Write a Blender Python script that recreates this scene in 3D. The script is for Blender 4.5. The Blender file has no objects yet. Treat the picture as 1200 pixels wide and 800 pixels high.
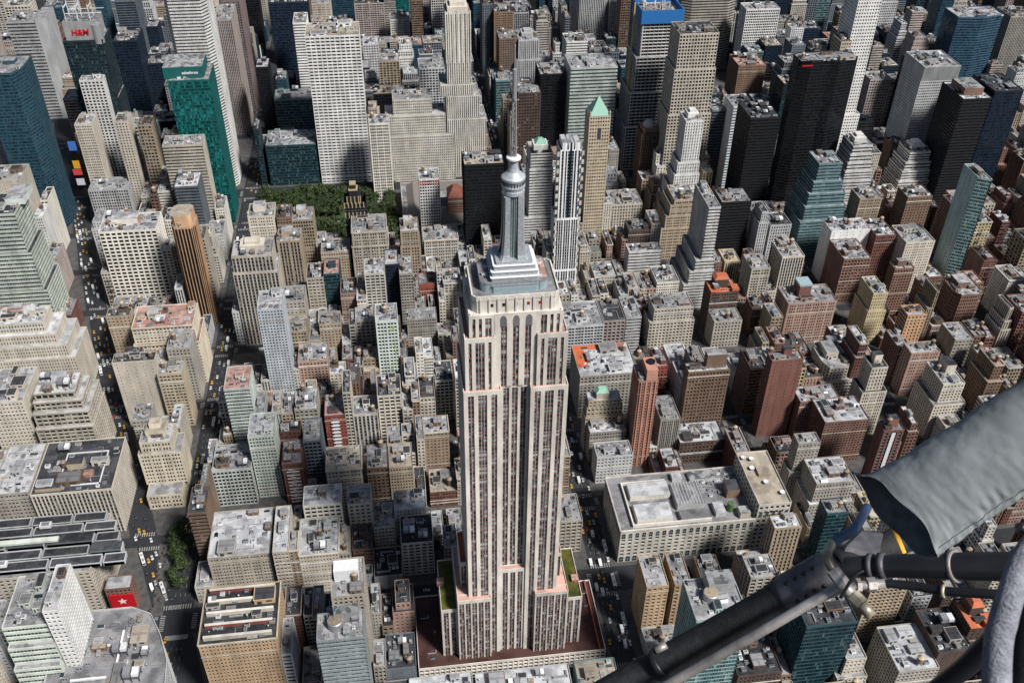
import bpy, bmesh, math, random
from mathutils import Vector, Matrix, Euler
from mathutils import noise as mnoise
R = math.radians
scene = bpy.context.scene
# ------------------------------------------------------------------ camera, sky, sun, exposure
CAMLOC = (-57.39, -416.72, 596.01)
cam = bpy.data.cameras.new('camera'); camo = bpy.data.objects.new('camera', cam)
scene.collection.objects.link(camo); scene.camera = camo
CAMROT = Matrix.Rotation(-0.129624, 3, 'Z') @ Matrix.Rotation(-0.010504, 3, 'Y') @ Matrix.Rotation(0.91418, 3, 'X')
camo.matrix_world = Matrix.Translation(CAMLOC) @ CAMROT.to_4x4()
cam.sensor_width = 36; cam.lens = 36 * 1132.4 / 1200
scene.cycles.diffuse_bounces = 1; cam.clip_start = 0.05; cam.clip_end = 9000
SUN_EL, SUN_AZ = R(50), R(138)        # azimuth clockwise from +Y
world = bpy.data.worlds.new('World'); scene.world = world; world.use_nodes = True
wn = world.node_tree.nodes; wl = world.node_tree.links
sky = wn.new('ShaderNodeTexSky'); sky.sky_type = 'NISHITA'; sky.sun_disc = False
sky.sun_elevation = SUN_EL; sky.sun_rotation = SUN_AZ; sky.air_density = 1.0; sky.dust_density = 2.0; sky.altitude = 200
wl.new(sky.outputs[0], wn['Background'].inputs[0]); wn['Background'].inputs[1].default_value = 0.05
sl = bpy.data.lights.new('sun', 'SUN'); sl.energy = 5.0; sl.angle = R(10); sl.color = (1.0, 0.965, 0.92)
so = bpy.data.objects.new('sun', sl); scene.collection.objects.link(so)
sdir = Vector((math.sin(SUN_AZ) * math.cos(SUN_EL), math.cos(SUN_AZ) * math.cos(SUN_EL), math.sin(SUN_EL)))
so.rotation_euler = sdir.to_track_quat('Z', 'Y').to_euler()
vs = scene.view_settings; vs.view_transform = 'Standard'; vs.look = 'None'; vs.gamma = 1; vs.exposure = 0.04
try: vs.use_curve_mapping = False
except Exception: pass
COL = scene.collection
rnd = random.Random(7)

# ------------------------------------------------------------------ materials
def newmat(name):
    m = bpy.data.materials.new(name); m.use_nodes = True
    return m, m.node_tree.nodes, m.node_tree.links, m.node_tree.nodes['Principled BSDF']
def noise(n, l, scale, detail=4, coord='Object', sc=(1, 1, 1)):
    tc = n.new('ShaderNodeTexCoord'); mp = n.new('ShaderNodeMapping'); mp.inputs['Scale'].default_value = sc
    l.new(tc.outputs[coord], mp.inputs[0]); t = n.new('ShaderNodeTexNoise'); t.inputs['Scale'].default_value = scale
    t.inputs['Detail'].default_value = detail; l.new(mp.outputs[0], t.inputs[0]); return t.outputs['Fac']
def ramp(n, l, fac, a, b, p0=0.0, p1=1.0):
    r = n.new('ShaderNodeMapRange'); l.new(fac, r.inputs[0]); r.inputs[1].default_value = p0; r.inputs[2].default_value = p1
    r.inputs[3].default_value = a; r.inputs[4].default_value = b; return r.outputs[0]
def mathn(n, l, op, a, b):
    q = n.new('ShaderNodeMath'); q.operation = op
    for i, v in enumerate((a, b)):
        if isinstance(v, (int, float)): q.inputs[i].default_value = v
        else: l.new(v, q.inputs[i])
    return q.outputs[0]
def scalecol(n, l, col, fac):
    v = n.new('ShaderNodeVectorMath'); v.operation = 'SCALE'
    if isinstance(col, tuple): v.inputs[0].default_value = col[:3]
    else: l.new(col, v.inputs[0])
    l.new(fac, v.inputs['Scale']); return v.outputs[0]
def wallmat(name, col, rough=.85, var=.22, spec=.3, metal=0.0):
    m, n, l, b = newmat(name)
    a = noise(n, l, .12, 5, sc=(1, 1, .35)); c = noise(n, l, 1.3, 3, sc=(1, 1, .15))
    f = mathn(n, l, 'ADD', ramp(n, l, a, -var, var, .3, .7), ramp(n, l, c, -.09, .09, .3, .7))
    oi = n.new('ShaderNodeObjectInfo')
    f = mathn(n, l, 'ADD', f, ramp(n, l, oi.outputs['Random'], .76, 1.16))
    l.new(scalecol(n, l, col, f), b.inputs['Base Color']); b.inputs['Roughness'].default_value = rough
    b.inputs['Specular IOR Level'].default_value = spec; b.inputs['Metallic'].default_value = metal
    return m
WC = dict(cream=(.56, .515, .435), creambright=(.66, .59, .47), creamwhite=(.66, .63, .565), white=(.70, .70, .68), whitegrey=(.50, .51, .52),
    whitegreen=(.55, .61, .57), palegreen=(.57, .62, .55), paleblue=(.53, .57, .62), grey=(.36, .37, .37), pinkgrey=(.40, .34, .32), dusk=(.22, .17, .17),
    greige=(.38, .355, .315), tan=(.38, .31, .225), tanlight=(.45, .41, .345), tanbrown=(.27, .205, .15), ochre=(.44, .375, .275), caramel=(.46, .33, .21),
    brown=(.20, .135, .095), darkbrown=(.095, .066, .056), brownred=(.20, .118, .092), pinkbrick=(.37, .25, .205), brick=(.185, .088, .070),
    salmon=(.43, .22, .165), redpaint=(.27, .08, .06), orange=(.58, .36, .21), yellow=(.50, .42, .26), slate=(.14, .165, .19), navy=(.016, .026, .046),
    darkglass=(.024, .036, .045), black=(.014, .015, .018), teal=(.010, .105, .102), tealgrey=(.14, .23, .25), tealdark=(.03, .075, .09), bluegl=(.04, .085, .115),
    bluedark=(.06, .11, .17), aqua=(.36, .47, .46), silver=(.42, .43, .44), glassgrey=(.24, .27, .28), whiteblue=(.74, .75, .77), whiteblue2=(.56, .60, .64),
    esb=(.70, .65, .585))
_wm = {}
def wall(k):
    if k not in _wm: _wm[k] = wallmat('wall_' + k, WC[k], var=.12 if k in ('black', 'navy', 'teal') else .2)
    return _wm[k]
def glassmat(name, dark, light, frac, metal=0.0, rough=.16):
    """window panes: every pane (one UV cell) has its own blind or reflection tone"""
    m, n, l, b = newmat(name)
    uv = n.new('ShaderNodeUVMap'); fl = n.new('ShaderNodeVectorMath'); fl.operation = 'FLOOR'; l.new(uv.outputs[0], fl.inputs[0])
    oi = n.new('ShaderNodeObjectInfo'); ad = n.new('ShaderNodeVectorMath'); l.new(fl.outputs[0], ad.inputs[0])
    cb = n.new('ShaderNodeCombineXYZ'); l.new(mathn(n, l, 'MULTIPLY', oi.outputs['Random'], 97.0), cb.inputs[2]); l.new(cb.outputs[0], ad.inputs[1])
    wh = n.new('ShaderNodeTexWhiteNoise'); l.new(ad.outputs[0], wh.inputs[0])
    mx = n.new('ShaderNodeMix'); mx.data_type = 'RGBA'
    l.new(ramp(n, l, wh.outputs['Value'], 0, 1, 1 - frac, 1.0), mx.inputs[0])
    sep = n.new('ShaderNodeSeparateXYZ'); l.new(wh.outputs['Color'], sep.inputs[0])
    l.new(scalecol(n, l, dark, ramp(n, l, sep.outputs[1], .45, 1.7)), mx.inputs[6]); mx.inputs[7].default_value = (*light, 1)
    l.new(mx.outputs[2], b.inputs['Base Color']); b.inputs['Roughness'].default_value = rough; b.inputs['Metallic'].default_value = metal
    b.inputs['Specular IOR Level'].default_value = .45
    # every pane sits at a very slightly different angle, so reflections break up from pane to pane
    ge = n.new('ShaderNodeNewGeometry'); v1 = n.new('ShaderNodeVectorMath'); v1.operation = 'SUBTRACT'; l.new(wh.outputs['Color'], v1.inputs[0]); v1.inputs[1].default_value = (.5, .5, .5)
    v2 = n.new('ShaderNodeVectorMath'); v2.operation = 'SCALE'; l.new(v1.outputs[0], v2.inputs[0]); v2.inputs['Scale'].default_value = .10
    v3 = n.new('ShaderNodeVectorMath'); l.new(ge.outputs['Normal'], v3.inputs[0]); l.new(v2.outputs[0], v3.inputs[1]); v4 = n.new('ShaderNodeVectorMath'); v4.operation = 'NORMALIZE'; l.new(v3.outputs[0], v4.inputs[0]); l.new(v4.outputs[0], b.inputs['Normal'])
    return m
G = dict(std=glassmat('glass_window', (.010, .013, .018), (.24, .24, .225), .18), cool=glassmat('glass_cool', (.018, .035, .042), (.17, .22, .22), .20),
    teal=glassmat('glass_teal', (.003, .060, .066), (.02, .30, .275), .55, .3), blue=glassmat('glass_blue', (.010, .042, .068), (.035, .10, .14), .4, .2),
    navy=glassmat('glass_navy', (.007, .015, .030), (.02, .036, .055), .3, .1), black=glassmat('glass_black', (.006, .007, .010), (.016, .018, .021), .3, .0, .2),
    tealdark=glassmat('glass_tealdark', (.010, .030, .040), (.10, .17, .19), .18, .3), grey=glassmat('glass_grey', (.07, .10, .12), (.34, .40, .42), .35, .3),
    aqua=glassmat('glass_aqua', (.03, .11, .13), (.30, .46, .46), .35, .3), esb=glassmat('glass_tower', (.030, .035, .042), (.40, .41, .41), .55),
    red=glassmat('glass_red', (.25, .02, .015), (.5, .06, .04), .5))
def roofmat(name, a, c, e, sc=.16):
    m, n, l, b = newmat(name)
    tc = n.new('ShaderNodeTexCoord'); v = n.new('ShaderNodeTexVoronoi'); v.distance = 'CHEBYCHEV'; v.inputs['Scale'].default_value = sc
    oi = n.new('ShaderNodeObjectInfo'); ad = n.new('ShaderNodeVectorMath'); l.new(tc.outputs['Object'], ad.inputs[0]); l.new(oi.outputs['Random'], ad.inputs[1]); l.new(ad.outputs[0], v.inputs[0])
    sp = n.new('ShaderNodeSeparateColor'); l.new(v.outputs['Color'], sp.inputs[0])
    mx = n.new('ShaderNodeMix'); mx.data_type = 'RGBA'; l.new(ramp(n, l, sp.outputs[0], 0, 1, .35, .8), mx.inputs[0])
    mx.inputs[6].default_value = (*a, 1); mx.inputs[7].default_value = (*c, 1)
    m2 = n.new('ShaderNodeMix'); m2.data_type = 'RGBA'; l.new(ramp(n, l, noise(n, l, .22, 8), 0, .75, .55, .82), m2.inputs[0])
    l.new(mx.outputs[2], m2.inputs[6]); m2.inputs[7].default_value = (*e, 1)
    f = mathn(n, l, 'MULTIPLY', ramp(n, l, oi.outputs['Random'], .72, 1.18), ramp(n, l, noise(n, l, 2.5, 3), .85, 1.15, .3, .7))
    bk = n.new('ShaderNodeTexBrick'); bk.inputs['Scale'].default_value = 1.0; bk.inputs['Mortar Size'].default_value = .09; bk.inputs['Brick Width'].default_value = 7.5; bk.inputs['Row Height'].default_value = 1.8
    l.new(tc.outputs['Object'], bk.inputs[0]); f = mathn(n, l, 'MULTIPLY', f, ramp(n, l, bk.outputs['Fac'], 1.0, .72))
    f = mathn(n, l, 'MULTIPLY', f, ramp(n, l, noise(n, l, .09, 3), .70, 1.1, .38, .5))
    l.new(scalecol(n, l, m2.outputs[2], f), b.inputs['Base Color']); b.inputs['Roughness'].default_value = .9; b.inputs['Specular IOR Level'].default_value = .2
    return m
RM = dict(light=roofmat('roof_light', (.36, .36, .37), (.21, .21, .22), (.11, .11, .11)), white=roofmat('roof_white', (.50, .51, .53), (.36, .37, .39), (.22, .22, .23)),
    grey=roofmat('roof_grey', (.20, .20, .21), (.27, .27, .28), (.12, .12, .12)), dark=roofmat('roof_dark', (.035, .038, .045), (.06, .062, .07), (.11, .11, .11)),
    tan=roofmat('roof_tan', (.40, .35, .28), (.32, .28, .23), (.20, .18, .15)), red=roofmat('roof_red', (.30, .17, .14), (.40, .25, .21), (.20, .18, .17)),
    mech=roofmat('roof_mech', (.30, .31, .32), (.10, .105, .11), (.42, .42, .42), .3), orange=roofmat('roof_orange', (.66, .15, .06), (.60, .18, .08), (.42, .14, .09), .1),
    grass=roofmat('roof_grass', (.055, .065, .014), (.10, .09, .02), (.04, .045, .015), .3), maroon=roofmat('roof_maroon', (.075, .036, .033), (.095, .050, .043), (.06, .036, .03), .05),
    pink=roofmat('roof_pink', (.60, .33, .27), (.56, .36, .30), (.45, .30, .26), .2))
def plain(name, col, rough=.7, metal=0.0, var=.15, spec=.4):
    m, n, l, b = newmat(name)
    oi = n.new('ShaderNodeObjectInfo')
    f = mathn(n, l, 'MULTIPLY', ramp(n, l, oi.outputs['Random'], 1 - var, 1 + var), ramp(n, l, noise(n, l, 1.1, 4), 1 - var, 1 + var, .3, .7))
    l.new(scalecol(n, l, col, f), b.inputs['Base Color']); b.inputs['Roughness'].default_value = rough; b.inputs['Metallic'].default_value = metal
    b.inputs['Specular IOR Level'].default_value = spec
    return m
M = dict(metal=plain('metal_grey', (.42, .43, .45), .45, .5), white=plain('paint_white', (.72, .73, .74), .6), dark=plain('dark_metal', (.05, .052, .058), .5),
    wood=plain('tank_wood', (.20, .14, .095), .9, var=.45), conetop=plain('tank_top', (.34, .27, .20), .8, var=.45), black=plain('black', (.012, .012, .014), .5), spandrel=plain('spandrel_red', (.14, .068, .058), .6),
    spandrel2=plain('spandrel_grey', (.16, .16, .165), .6), mull=plain('mullion', (.56, .56, .55), .4, .2), green=plain('copper_green', (.26, .46, .37), .7), silver=plain('aluminium', (.41, .44, .475), .4, .3, .28),
    silverglass=plain('deck_glass', (.42, .55, .60), .25, .3, .1), greenglass=plain('shaft_glass', (.12, .19, .17), .25, .2), gold=plain('gold', (.42, .34, .20), .5, .2), redroof=plain('red_roof', (.19, .065, .042), .8), terracotta=plain('terracotta', (.50, .15, .075), .8),
    brownlight=plain('stone_dome', (.42, .42, .43), .7), blue=plain('blue_net', (.02, .15, .42), .7), sign_red=plain('sign_red', (.52, .012, .02), .5, var=.05), signw=plain('sign_white', (.8, .8, .8), .5, var=.03), fabric=plain('canvas', (.2, .2, .2)))
def matbox(): return None

# ------------------------------------------------------------------ mesh builder
class MB:
    def __init__(s): s.v = []; s.f = []; s.m = []; s.uv = []; s.mats = []; s.idx = {}
    def mi(s, mat):
        if mat.name not in s.idx: s.idx[mat.name] = len(s.mats); s.mats.append(mat)
        return s.idx[mat.name]
    def quad(s, pts, mat, uv=None):
        k = len(s.v); s.v.extend(pts); s.f.append(tuple(range(k, k + len(pts)))); s.m.append(s.mi(mat)); s.uv.append(uv)
    def box(s, x0, y0, z0, x1, y1, z1, mat, bottom=False, top=None):
        p = [(x0, y0, z0), (x1, y0, z0), (x1, y1, z0), (x0, y1, z0), (x0, y0, z1), (x1, y0, z1), (x1, y1, z1), (x0, y1, z1)]
        k = len(s.v); s.v.extend(p); i = s.mi(mat); t = s.mi(top) if top else i
        for q in ((0, 1, 5, 4), (1, 2, 6, 5), (2, 3, 7, 6), (3, 0, 4, 7)): s.f.append(tuple(k + a for a in q)); s.m.append(i); s.uv.append(None)
        s.f.append((k + 4, k + 5, k + 6, k + 7)); s.m.append(t); s.uv.append(None)
        if bottom: s.f.append((k + 3, k + 2, k + 1, k)); s.m.append(i); s.uv.append(None)
    def prism(s, poly, z0, z1, mat, top=None, scale=1.0, bottom=False):
        n = len(poly); cx = sum(p[0] for p in poly) / n; cy = sum(p[1] for p in poly) / n; k = len(s.v); i = s.mi(mat); t = s.mi(top) if top else i
        s.v.extend((p[0], p[1], z0) for p in poly); s.v.extend((cx + (p[0] - cx) * scale, cy + (p[1] - cy) * scale, z1) for p in poly)
        for j in range(n): s.f.append((k + j, k + (j + 1) % n, k + n + (j + 1) % n, k + n + j)); s.m.append(i); s.uv.append(None)
        if scale > .001: s.f.append(tuple(k + n + j for j in range(n))); s.m.append(t); s.uv.append(None)
        if bottom: s.f.append(tuple(k + j for j in reversed(range(n)))); s.m.append(i); s.uv.append(None)
    def lathe(s, prof, mat, seg=16, cx=0, cy=0):
        k = len(s.v); i = s.mi(mat)
        for r, z in prof:
            for j in range(seg): a = 2 * math.pi * j / seg; s.v.append((cx + r * math.cos(a), cy + r * math.sin(a), z))
        for q in range(len(prof) - 1):
            for j in range(seg):
                a = k + q * seg + j; b = k + q * seg + (j + 1) % seg; s.f.append((a, b, b + seg, a + seg)); s.m.append(i); s.uv.append(None)
        s.f.append(tuple(k + (len(prof) - 1) * seg + j for j in range(seg))); s.m.append(i); s.uv.append(None)
    def mesh(s, name, smooth=False):
        me = bpy.data.meshes.new(name); me.from_pydata(s.v, [], s.f)
        for m in s.mats: me.materials.append(m)
        me.polygons.foreach_set('material_index', s.m)
        if any(u is not None for u in s.uv):
            ul = me.uv_layers.new(name='UVMap'); d = []
            for f, u in zip(s.f, s.uv):
                for j in range(len(f)): d.extend(u[j] if u else (0.5, 0.5))
            ul.data.foreach_set('uv', d)
        if smooth: me.polygons.foreach_set('use_smooth', [True] * len(s.f))
        me.update(); return me
    def obj(s, name, parent=None, smooth=False, kind=None):
        if not s.f: return None
        return link(name, s.mesh(name, smooth), parent, kind)
def link(name, data, parent=None, kind=None, loc=None, rot=None, scl=None):
    o = bpy.data.objects.new(name, data)
    if parent: o.parent = parent
    if loc: o.location = loc
    if rot: o.rotation_euler = rot
    if scl: o.scale = scl
    if kind: o['kind'] = kind
    COL.objects.link(o); return o
def thing(name, loc, label=None, cat=None, group=None, rz=0):
    o = bpy.data.objects.new(name, None); o.location = loc; o.rotation_euler = (0, 0, rz); o.empty_display_size = 1; COL.objects.link(o)
    return tag(o, label, cat, group)
def tag(o, label=None, cat=None, group=None):
    if label: o['label'] = label
    if cat: o['category'] = cat
    if group: o['group'] = group
    return o

# ------------------------------------------------------------------ facades: recessed glass behind real piers and floor bands
# bay, floor height, pier fraction, band fraction, pier inset, band inset, glass depth
ST = dict(punch=(2.9, 3.6, .44, .42, 0, .04, .55), pier=(2.8, 3.6, .42, .34, 0, .36, .65), band=(2.2, 3.7, .07, .50, .40, 0, .5), grid=(3.6, 3.7, .28, .32, 0, .05, .7),
    glass=(1.8, 3.8, .09, .24, .06, .10, .22), bandgrid=(4.6, 3.95, .20, .46, .03, 0, .9), bandopen=(5.2, 4.2, .07, .16, .9, 0, 2.2), pier2=(3.3, 3.6, .26, .26, 0, .40, .7), blank=(7.5, 3.6, .86, .70, 0, .03, .35))
def facade(w, g, A, B, z0, z1, st, wm, gm, sm=None, top=1.4, base=0.0, piers=None, mull=None, ftop=None, bay=None, fh=None, n0=0, grp=0):
    by, fhh, pf, bf, pi, bi, D = ST[st] if isinstance(st, str) else st
    if bay: by = bay
    if fh: fhh = fh
    ex, ey = B[0] - A[0], B[1] - A[1]; L = math.hypot(ex, ey)
    if L < .3: return
    ex /= L; ey /= L; ix, iy = -ey, ex                      # inward normal for a counter-clockwise footprint
    P = lambda s, t, z: (A[0] + ex * s + ix * t, A[1] + ey * s + iy * t, z)
    H = z1 - z0; nf = max(1, round((H - top - base) / fhh)); fhh = (H - top - base) / nf
    sm = sm or wm
    if piers is None:
        nb = max(1, round(L / by)); b = L / nb
        piers = []
        if grp and nb >= grp * 2:
            ng = max(1, round(nb / grp)); nb = ng * grp; ww = L * (1 - pf) / nb; rest = L * pf; nar = rest * .42 / (ng * (grp - 1)); wid = rest * .58 / (ng + 1) if grp > 1 else 0; q = 0
            for g_ in range(ng):
                piers.append((q, q + wid)); q += wid
                for j in range(grp - 1): q += ww; piers.append((q, q + nar)); q += nar
                q += ww
            piers.append((q, L))
        else:
            for i in range(nb + 1):
                c = i * b; h = b * pf / 2; piers.append((max(0, c - h), min(L, c + h)))
    else: nb = len(piers) - 1
    g.quad([P(0, D, z0), P(L, D, z0), P(L, D, z1), P(0, D, z1)], gm, [(n0, 0), (n0 + nb * (2 if mull else 1), 0), (n0 + nb * (2 if mull else 1), nf), (n0, nf)])
    for a, c in piers:
        if c - a < .02: continue
        w.quad([P(a, pi, z0), P(c, pi, z0), P(c, pi, z1), P(a, pi, z1)], wm)
        if a > .01: w.quad([P(a, D, z0), P(a, pi, z0), P(a, pi, z1), P(a, D, z1)], wm)
        if c < L - .01: w.quad([P(c, pi, z0), P(c, D, z0), P(c, D, z1), P(c, pi, z1)], wm)
    if mull:
        for s in mull:
            a, c = s - .13, s + .13
            w.quad([P(a, D - .22, z0), P(c, D - .22, z0), P(c, D - .22, z1), P(a, D - .22, z1)], M['mull'])
            w.quad([P(a, D, z0), P(a, D - .22, z0), P(a, D - .22, z1), P(a, D, z1)], M['mull']); w.quad([P(c, D - .22, z0), P(c, D, z0), P(c, D, z1), P(c, D - .22, z1)], M['mull'])
    bh = fhh * bf
    for k in range(nf):
        za = z0 + base + k * fhh; zb = za + bh
        w.quad([P(0, bi, za), P(L, bi, za), P(L, bi, zb), P(0, bi, zb)], sm); w.quad([P(0, bi, zb), P(L, bi, zb), P(L, D, zb), P(0, D, zb)], sm)
    zt = z1 - top
    w.quad([P(0, min(bi, .02), zt), P(L, min(bi, .02), zt), P(L, min(bi, .02), z1), P(0, min(bi, .02), z1)], wm)
    if base: w.quad([P(0, .02, z0), P(L, .02, z0), P(L, .02, z0 + .4), P(0, .02, z0 + .4)], wm)
def body(w, g, poly, z0, z1, st, wm, gm, sm=None, parapet=1.0, rf=None, roofm=None, cornice=None, sides=None, **kw):
    """a tier of a building: poly counter-clockwise; glass and wall meshes; the roof deck goes into rf"""
    n = len(poly)
    for i in range(n):
        A, B = poly[i], poly[(i + 1) % n]; ex, ey = B[0] - A[0], B[1] - A[1]; L = math.hypot(ex, ey)
        if L < .05: continue
        ny = -ex / L
        s_ = st
        if sides and abs(ny) < .6 and L > 3: s_ = sides
        if ny > .6 or L < 1.0: w.quad([(A[0], A[1], z0), (B[0], B[1], z0), (B[0], B[1], z1), (A[0], A[1], z1)], wm)
        else: facade(w, g, A, B, z0, z1, s_, wm, gm, sm, n0=i * 100, **kw)
        # parapet
        nx, nyy = ey / L, -ex / L; t = .35
        a2 = (A[0] - nx * t, A[1] - nyy * t); b2 = (B[0] - nx * t, B[1] - nyy * t); zp = z1 + parapet
        if parapet:
            w.quad([(*A, z1), (*B, z1), (*B, zp), (*A, zp)], wm); w.quad([(*A, zp), (*B, zp), (*b2, zp), (*a2, zp)], wm); w.quad([(*b2, z1), (*a2, z1), (*a2, zp), (*b2, zp)], wm)
        if cornice and ny < .6:
            o = .55; A3 = (A[0] + nx * o, A[1] + nyy * o); B3 = (B[0] + nx * o, B[1] + nyy * o); zc = z1 - .5
            w.quad([(*A3, zc), (*B3, zc), (*B3, zp - .2), (*A3, zp - .2)], cornice); w.quad([(*A3, zp - .2), (*B3, zp - .2), (*B, zp - .1), (*A, zp - .1)], cornice); w.quad([(*A, zc), (*B, zc), (*B3, zc), (*A3, zc)], cornice)
            w.quad([(*A, zc), (*A3, zc), (*A3, zp - .2), (*A, zp - .1)], cornice); w.quad([(*B3, zc), (*B, zc), (*B, zp - .1), (*B3, zp - .2)], cornice)
    if rf: rf.quad([(p[0], p[1], z1) for p in poly], roofm)
def rect(x0, y0, x1, y1): return [(x0, y0), (x1, y0), (x1, y1), (x0, y1)]

# ------------------------------------------------------------------ rooftop kit (shared meshes)
def kit():
    K = {}
    b = MB()
    b.lathe([(1.9, 2.2), (2.0, 2.2), (2.0, 6.2), (2.06, 6.2), (2.06, 6.35)], M['wood'], 14); b.lathe([(2.12, 6.3), (.15, 7.9)], M['conetop'], 14); K['water_tank'] = b.mesh('water_tank')
    b = MB()
    for x, y in ((-1.3, -1.3), (1.3, -1.3), (1.3, 1.3), (-1.3, 1.3)): b.box(x - .12, y - .12, 0, x + .12, y + .12, 2.2, M['dark'])
    b.box(-1.5, -1.5, 2.0, 1.5, 1.5, 2.2, M['dark'], True); b.box(-1.3, -.06, .9, 1.3, .06, 1.05, M['dark']); K['tank_stand'] = b.mesh('tank_stand')
    b = MB(); b.box(-1, -.8, .15, 1, .8, 1.25, M['metal'], True)
    for x in (-.5, .5): b.lathe([(.36, 1.25), (.36, 1.37), (.30, 1.37), (.28, 1.28)], M['dark'], 10, x, 0)
    b.box(-.8, -.7, 0, .8, -.5, .15, M['dark']); b.box(-.8, .5, 0, .8, .7, .15, M['dark']); K['ac_unit'] = b.mesh('ac_unit')
    b = MB(); b.box(-1, -.8, .15, 1, .8, 1.2, M['white'], True); b.box(-.7, -.55, 1.2, .7, .55, 1.35, M['metal']); b.box(-1.02, -.5, .3, -1.0, .5, 1.0, M['dark']); K['air_handler'] = b.mesh('air_handler')
    b = MB(); b.box(-3, -.35, .3, 3, .35, .9, M['metal'], True); b.box(2.3, -.35, .3, 3, 2.6, .9, M['metal'], True)
    for x in (-2.5, 0, 2.5): b.box(x - .08, -.3, 0, x + .08, .3, .3, M['dark'])
    K['duct'] = b.mesh('duct')
    b = MB(); b.box(-1.4, -.9, 0, 1.4, .9, .35, M['white']); b.quad([(-1.4, -.9, .35), (1.4, -.9, .35), (1.4, 0, 1.0), (-1.4, 0, 1.0)], G['cool']); b.quad([(1.4, .9, .35), (-1.4, .9, .35), (-1.4, 0, 1.0), (1.4, 0, 1.0)], G['cool'])
    b.quad([(1.4, -.9, .35), (1.4, .9, .35), (1.4, 0, 1.0)], M['white']); b.quad([(-1.4, .9, .35), (-1.4, -.9, .35), (-1.4, 0, 1.0)], M['white']); K['skylight'] = b.mesh('skylight')
    b = MB(); b.box(-4, -.12, .3, 4, .12, .54, M['metal'], True); b.box(3.76, -.12, .3, 4, 2.4, .54, M['metal'], True); b.box(-4, -.12, .3, -3.76, -3, .54, M['metal'], True)
    for x in (-3, 0, 3): b.box(x - .1, -.25, 0, x + .1, .25, .3, M['dark'])
    K['pipe_run'] = b.mesh('pipe_run')
    b = MB()
    for i in range(5):
        z = 4 + i * 3.6; b.box(-2.6, -1.25, z, 2.6, 0, z + .12, M['dark'], True)
        for q in (-1.25, 0): b.box(-2.6, q - .04, z + 1.0, 2.6, q + .04, z + 1.1, M['dark'])
        for q in (-2.6, -1.3, 0, 1.3, 2.6): b.box(q - .05, -1.27, z, q + .05, -1.2, z + 1.1, M['dark'])
        if i < 4:
            s_ = 1 if i % 2 else -1; b.quad([(-2.2 * s_, -1.1, z), (-2.2 * s_, -.5, z), (2.2 * s_, -.5, z + 3.6), (2.2 * s_, -1.1, z + 3.6)], M['dark'])
    K['fire_escape'] = b.mesh('fire_escape')
    b = MB()
    for x in (-2.5, 0, 2.5):
        for y in (-1.6, 1.6): b.box(x - .1, y - .1, 0, x + .1, y + .1, 2.4, M['dark'])
    b.box(-2.8, -1.9, 2.4, 2.8, 1.9, 2.6, M['dark'], True); b.box(-2.4, -1.5, 2.6, -.2, 1.5, 4.3, M['metal']); b.box(.3, -1.5, 2.6, 2.4, 1.5, 3.9, M['white']); K['dunnage_unit'] = b.mesh('dunnage_unit')
    b = MB(); b.lathe([(.22, 0), (.22, 1.2), (.4, 1.2), (.4, 1.5), (.05, 1.7)], M['metal'], 8); K['vent_pipe'] = b.mesh('vent_pipe')
    b = MB(); b.lathe([(2.0, 0), (2.0, 2.6), (1.7, 2.6), (1.6, 2.2)], M['metal'], 16); b.box(-2.6, -2.6, -.01, 2.6, 2.6, .5, M['dark']); K['cooling_tower'] = b.mesh('cooling_tower')
    return K
KIT = kit()
_bh = {}
def bulkhead_mesh(key, wm, rm):
    """unit roof house 1x1x1 with coping, door and a louvre"""
    k = (wm.name, rm.name)
    if k not in _bh:
        b = MB(); b.box(-.5, -.5, 0, .5, .5, .93, wm); b.box(-.53, -.53, .93, .53, .53, 1.0, wm, True); b.quad([(-.48, -.48, 1.004), (.48, -.48, 1.004), (.48, .48, 1.004), (-.48, .48, 1.004)], rm)
        b.box(-.36, -.515, 0, -.14, -.5, .62, M['dark']); b.box(.08, -.515, .42, .36, -.5, .72, M['dark'])
        _bh[k] = b.mesh('bulkhead')
    return _bh[k]
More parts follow.
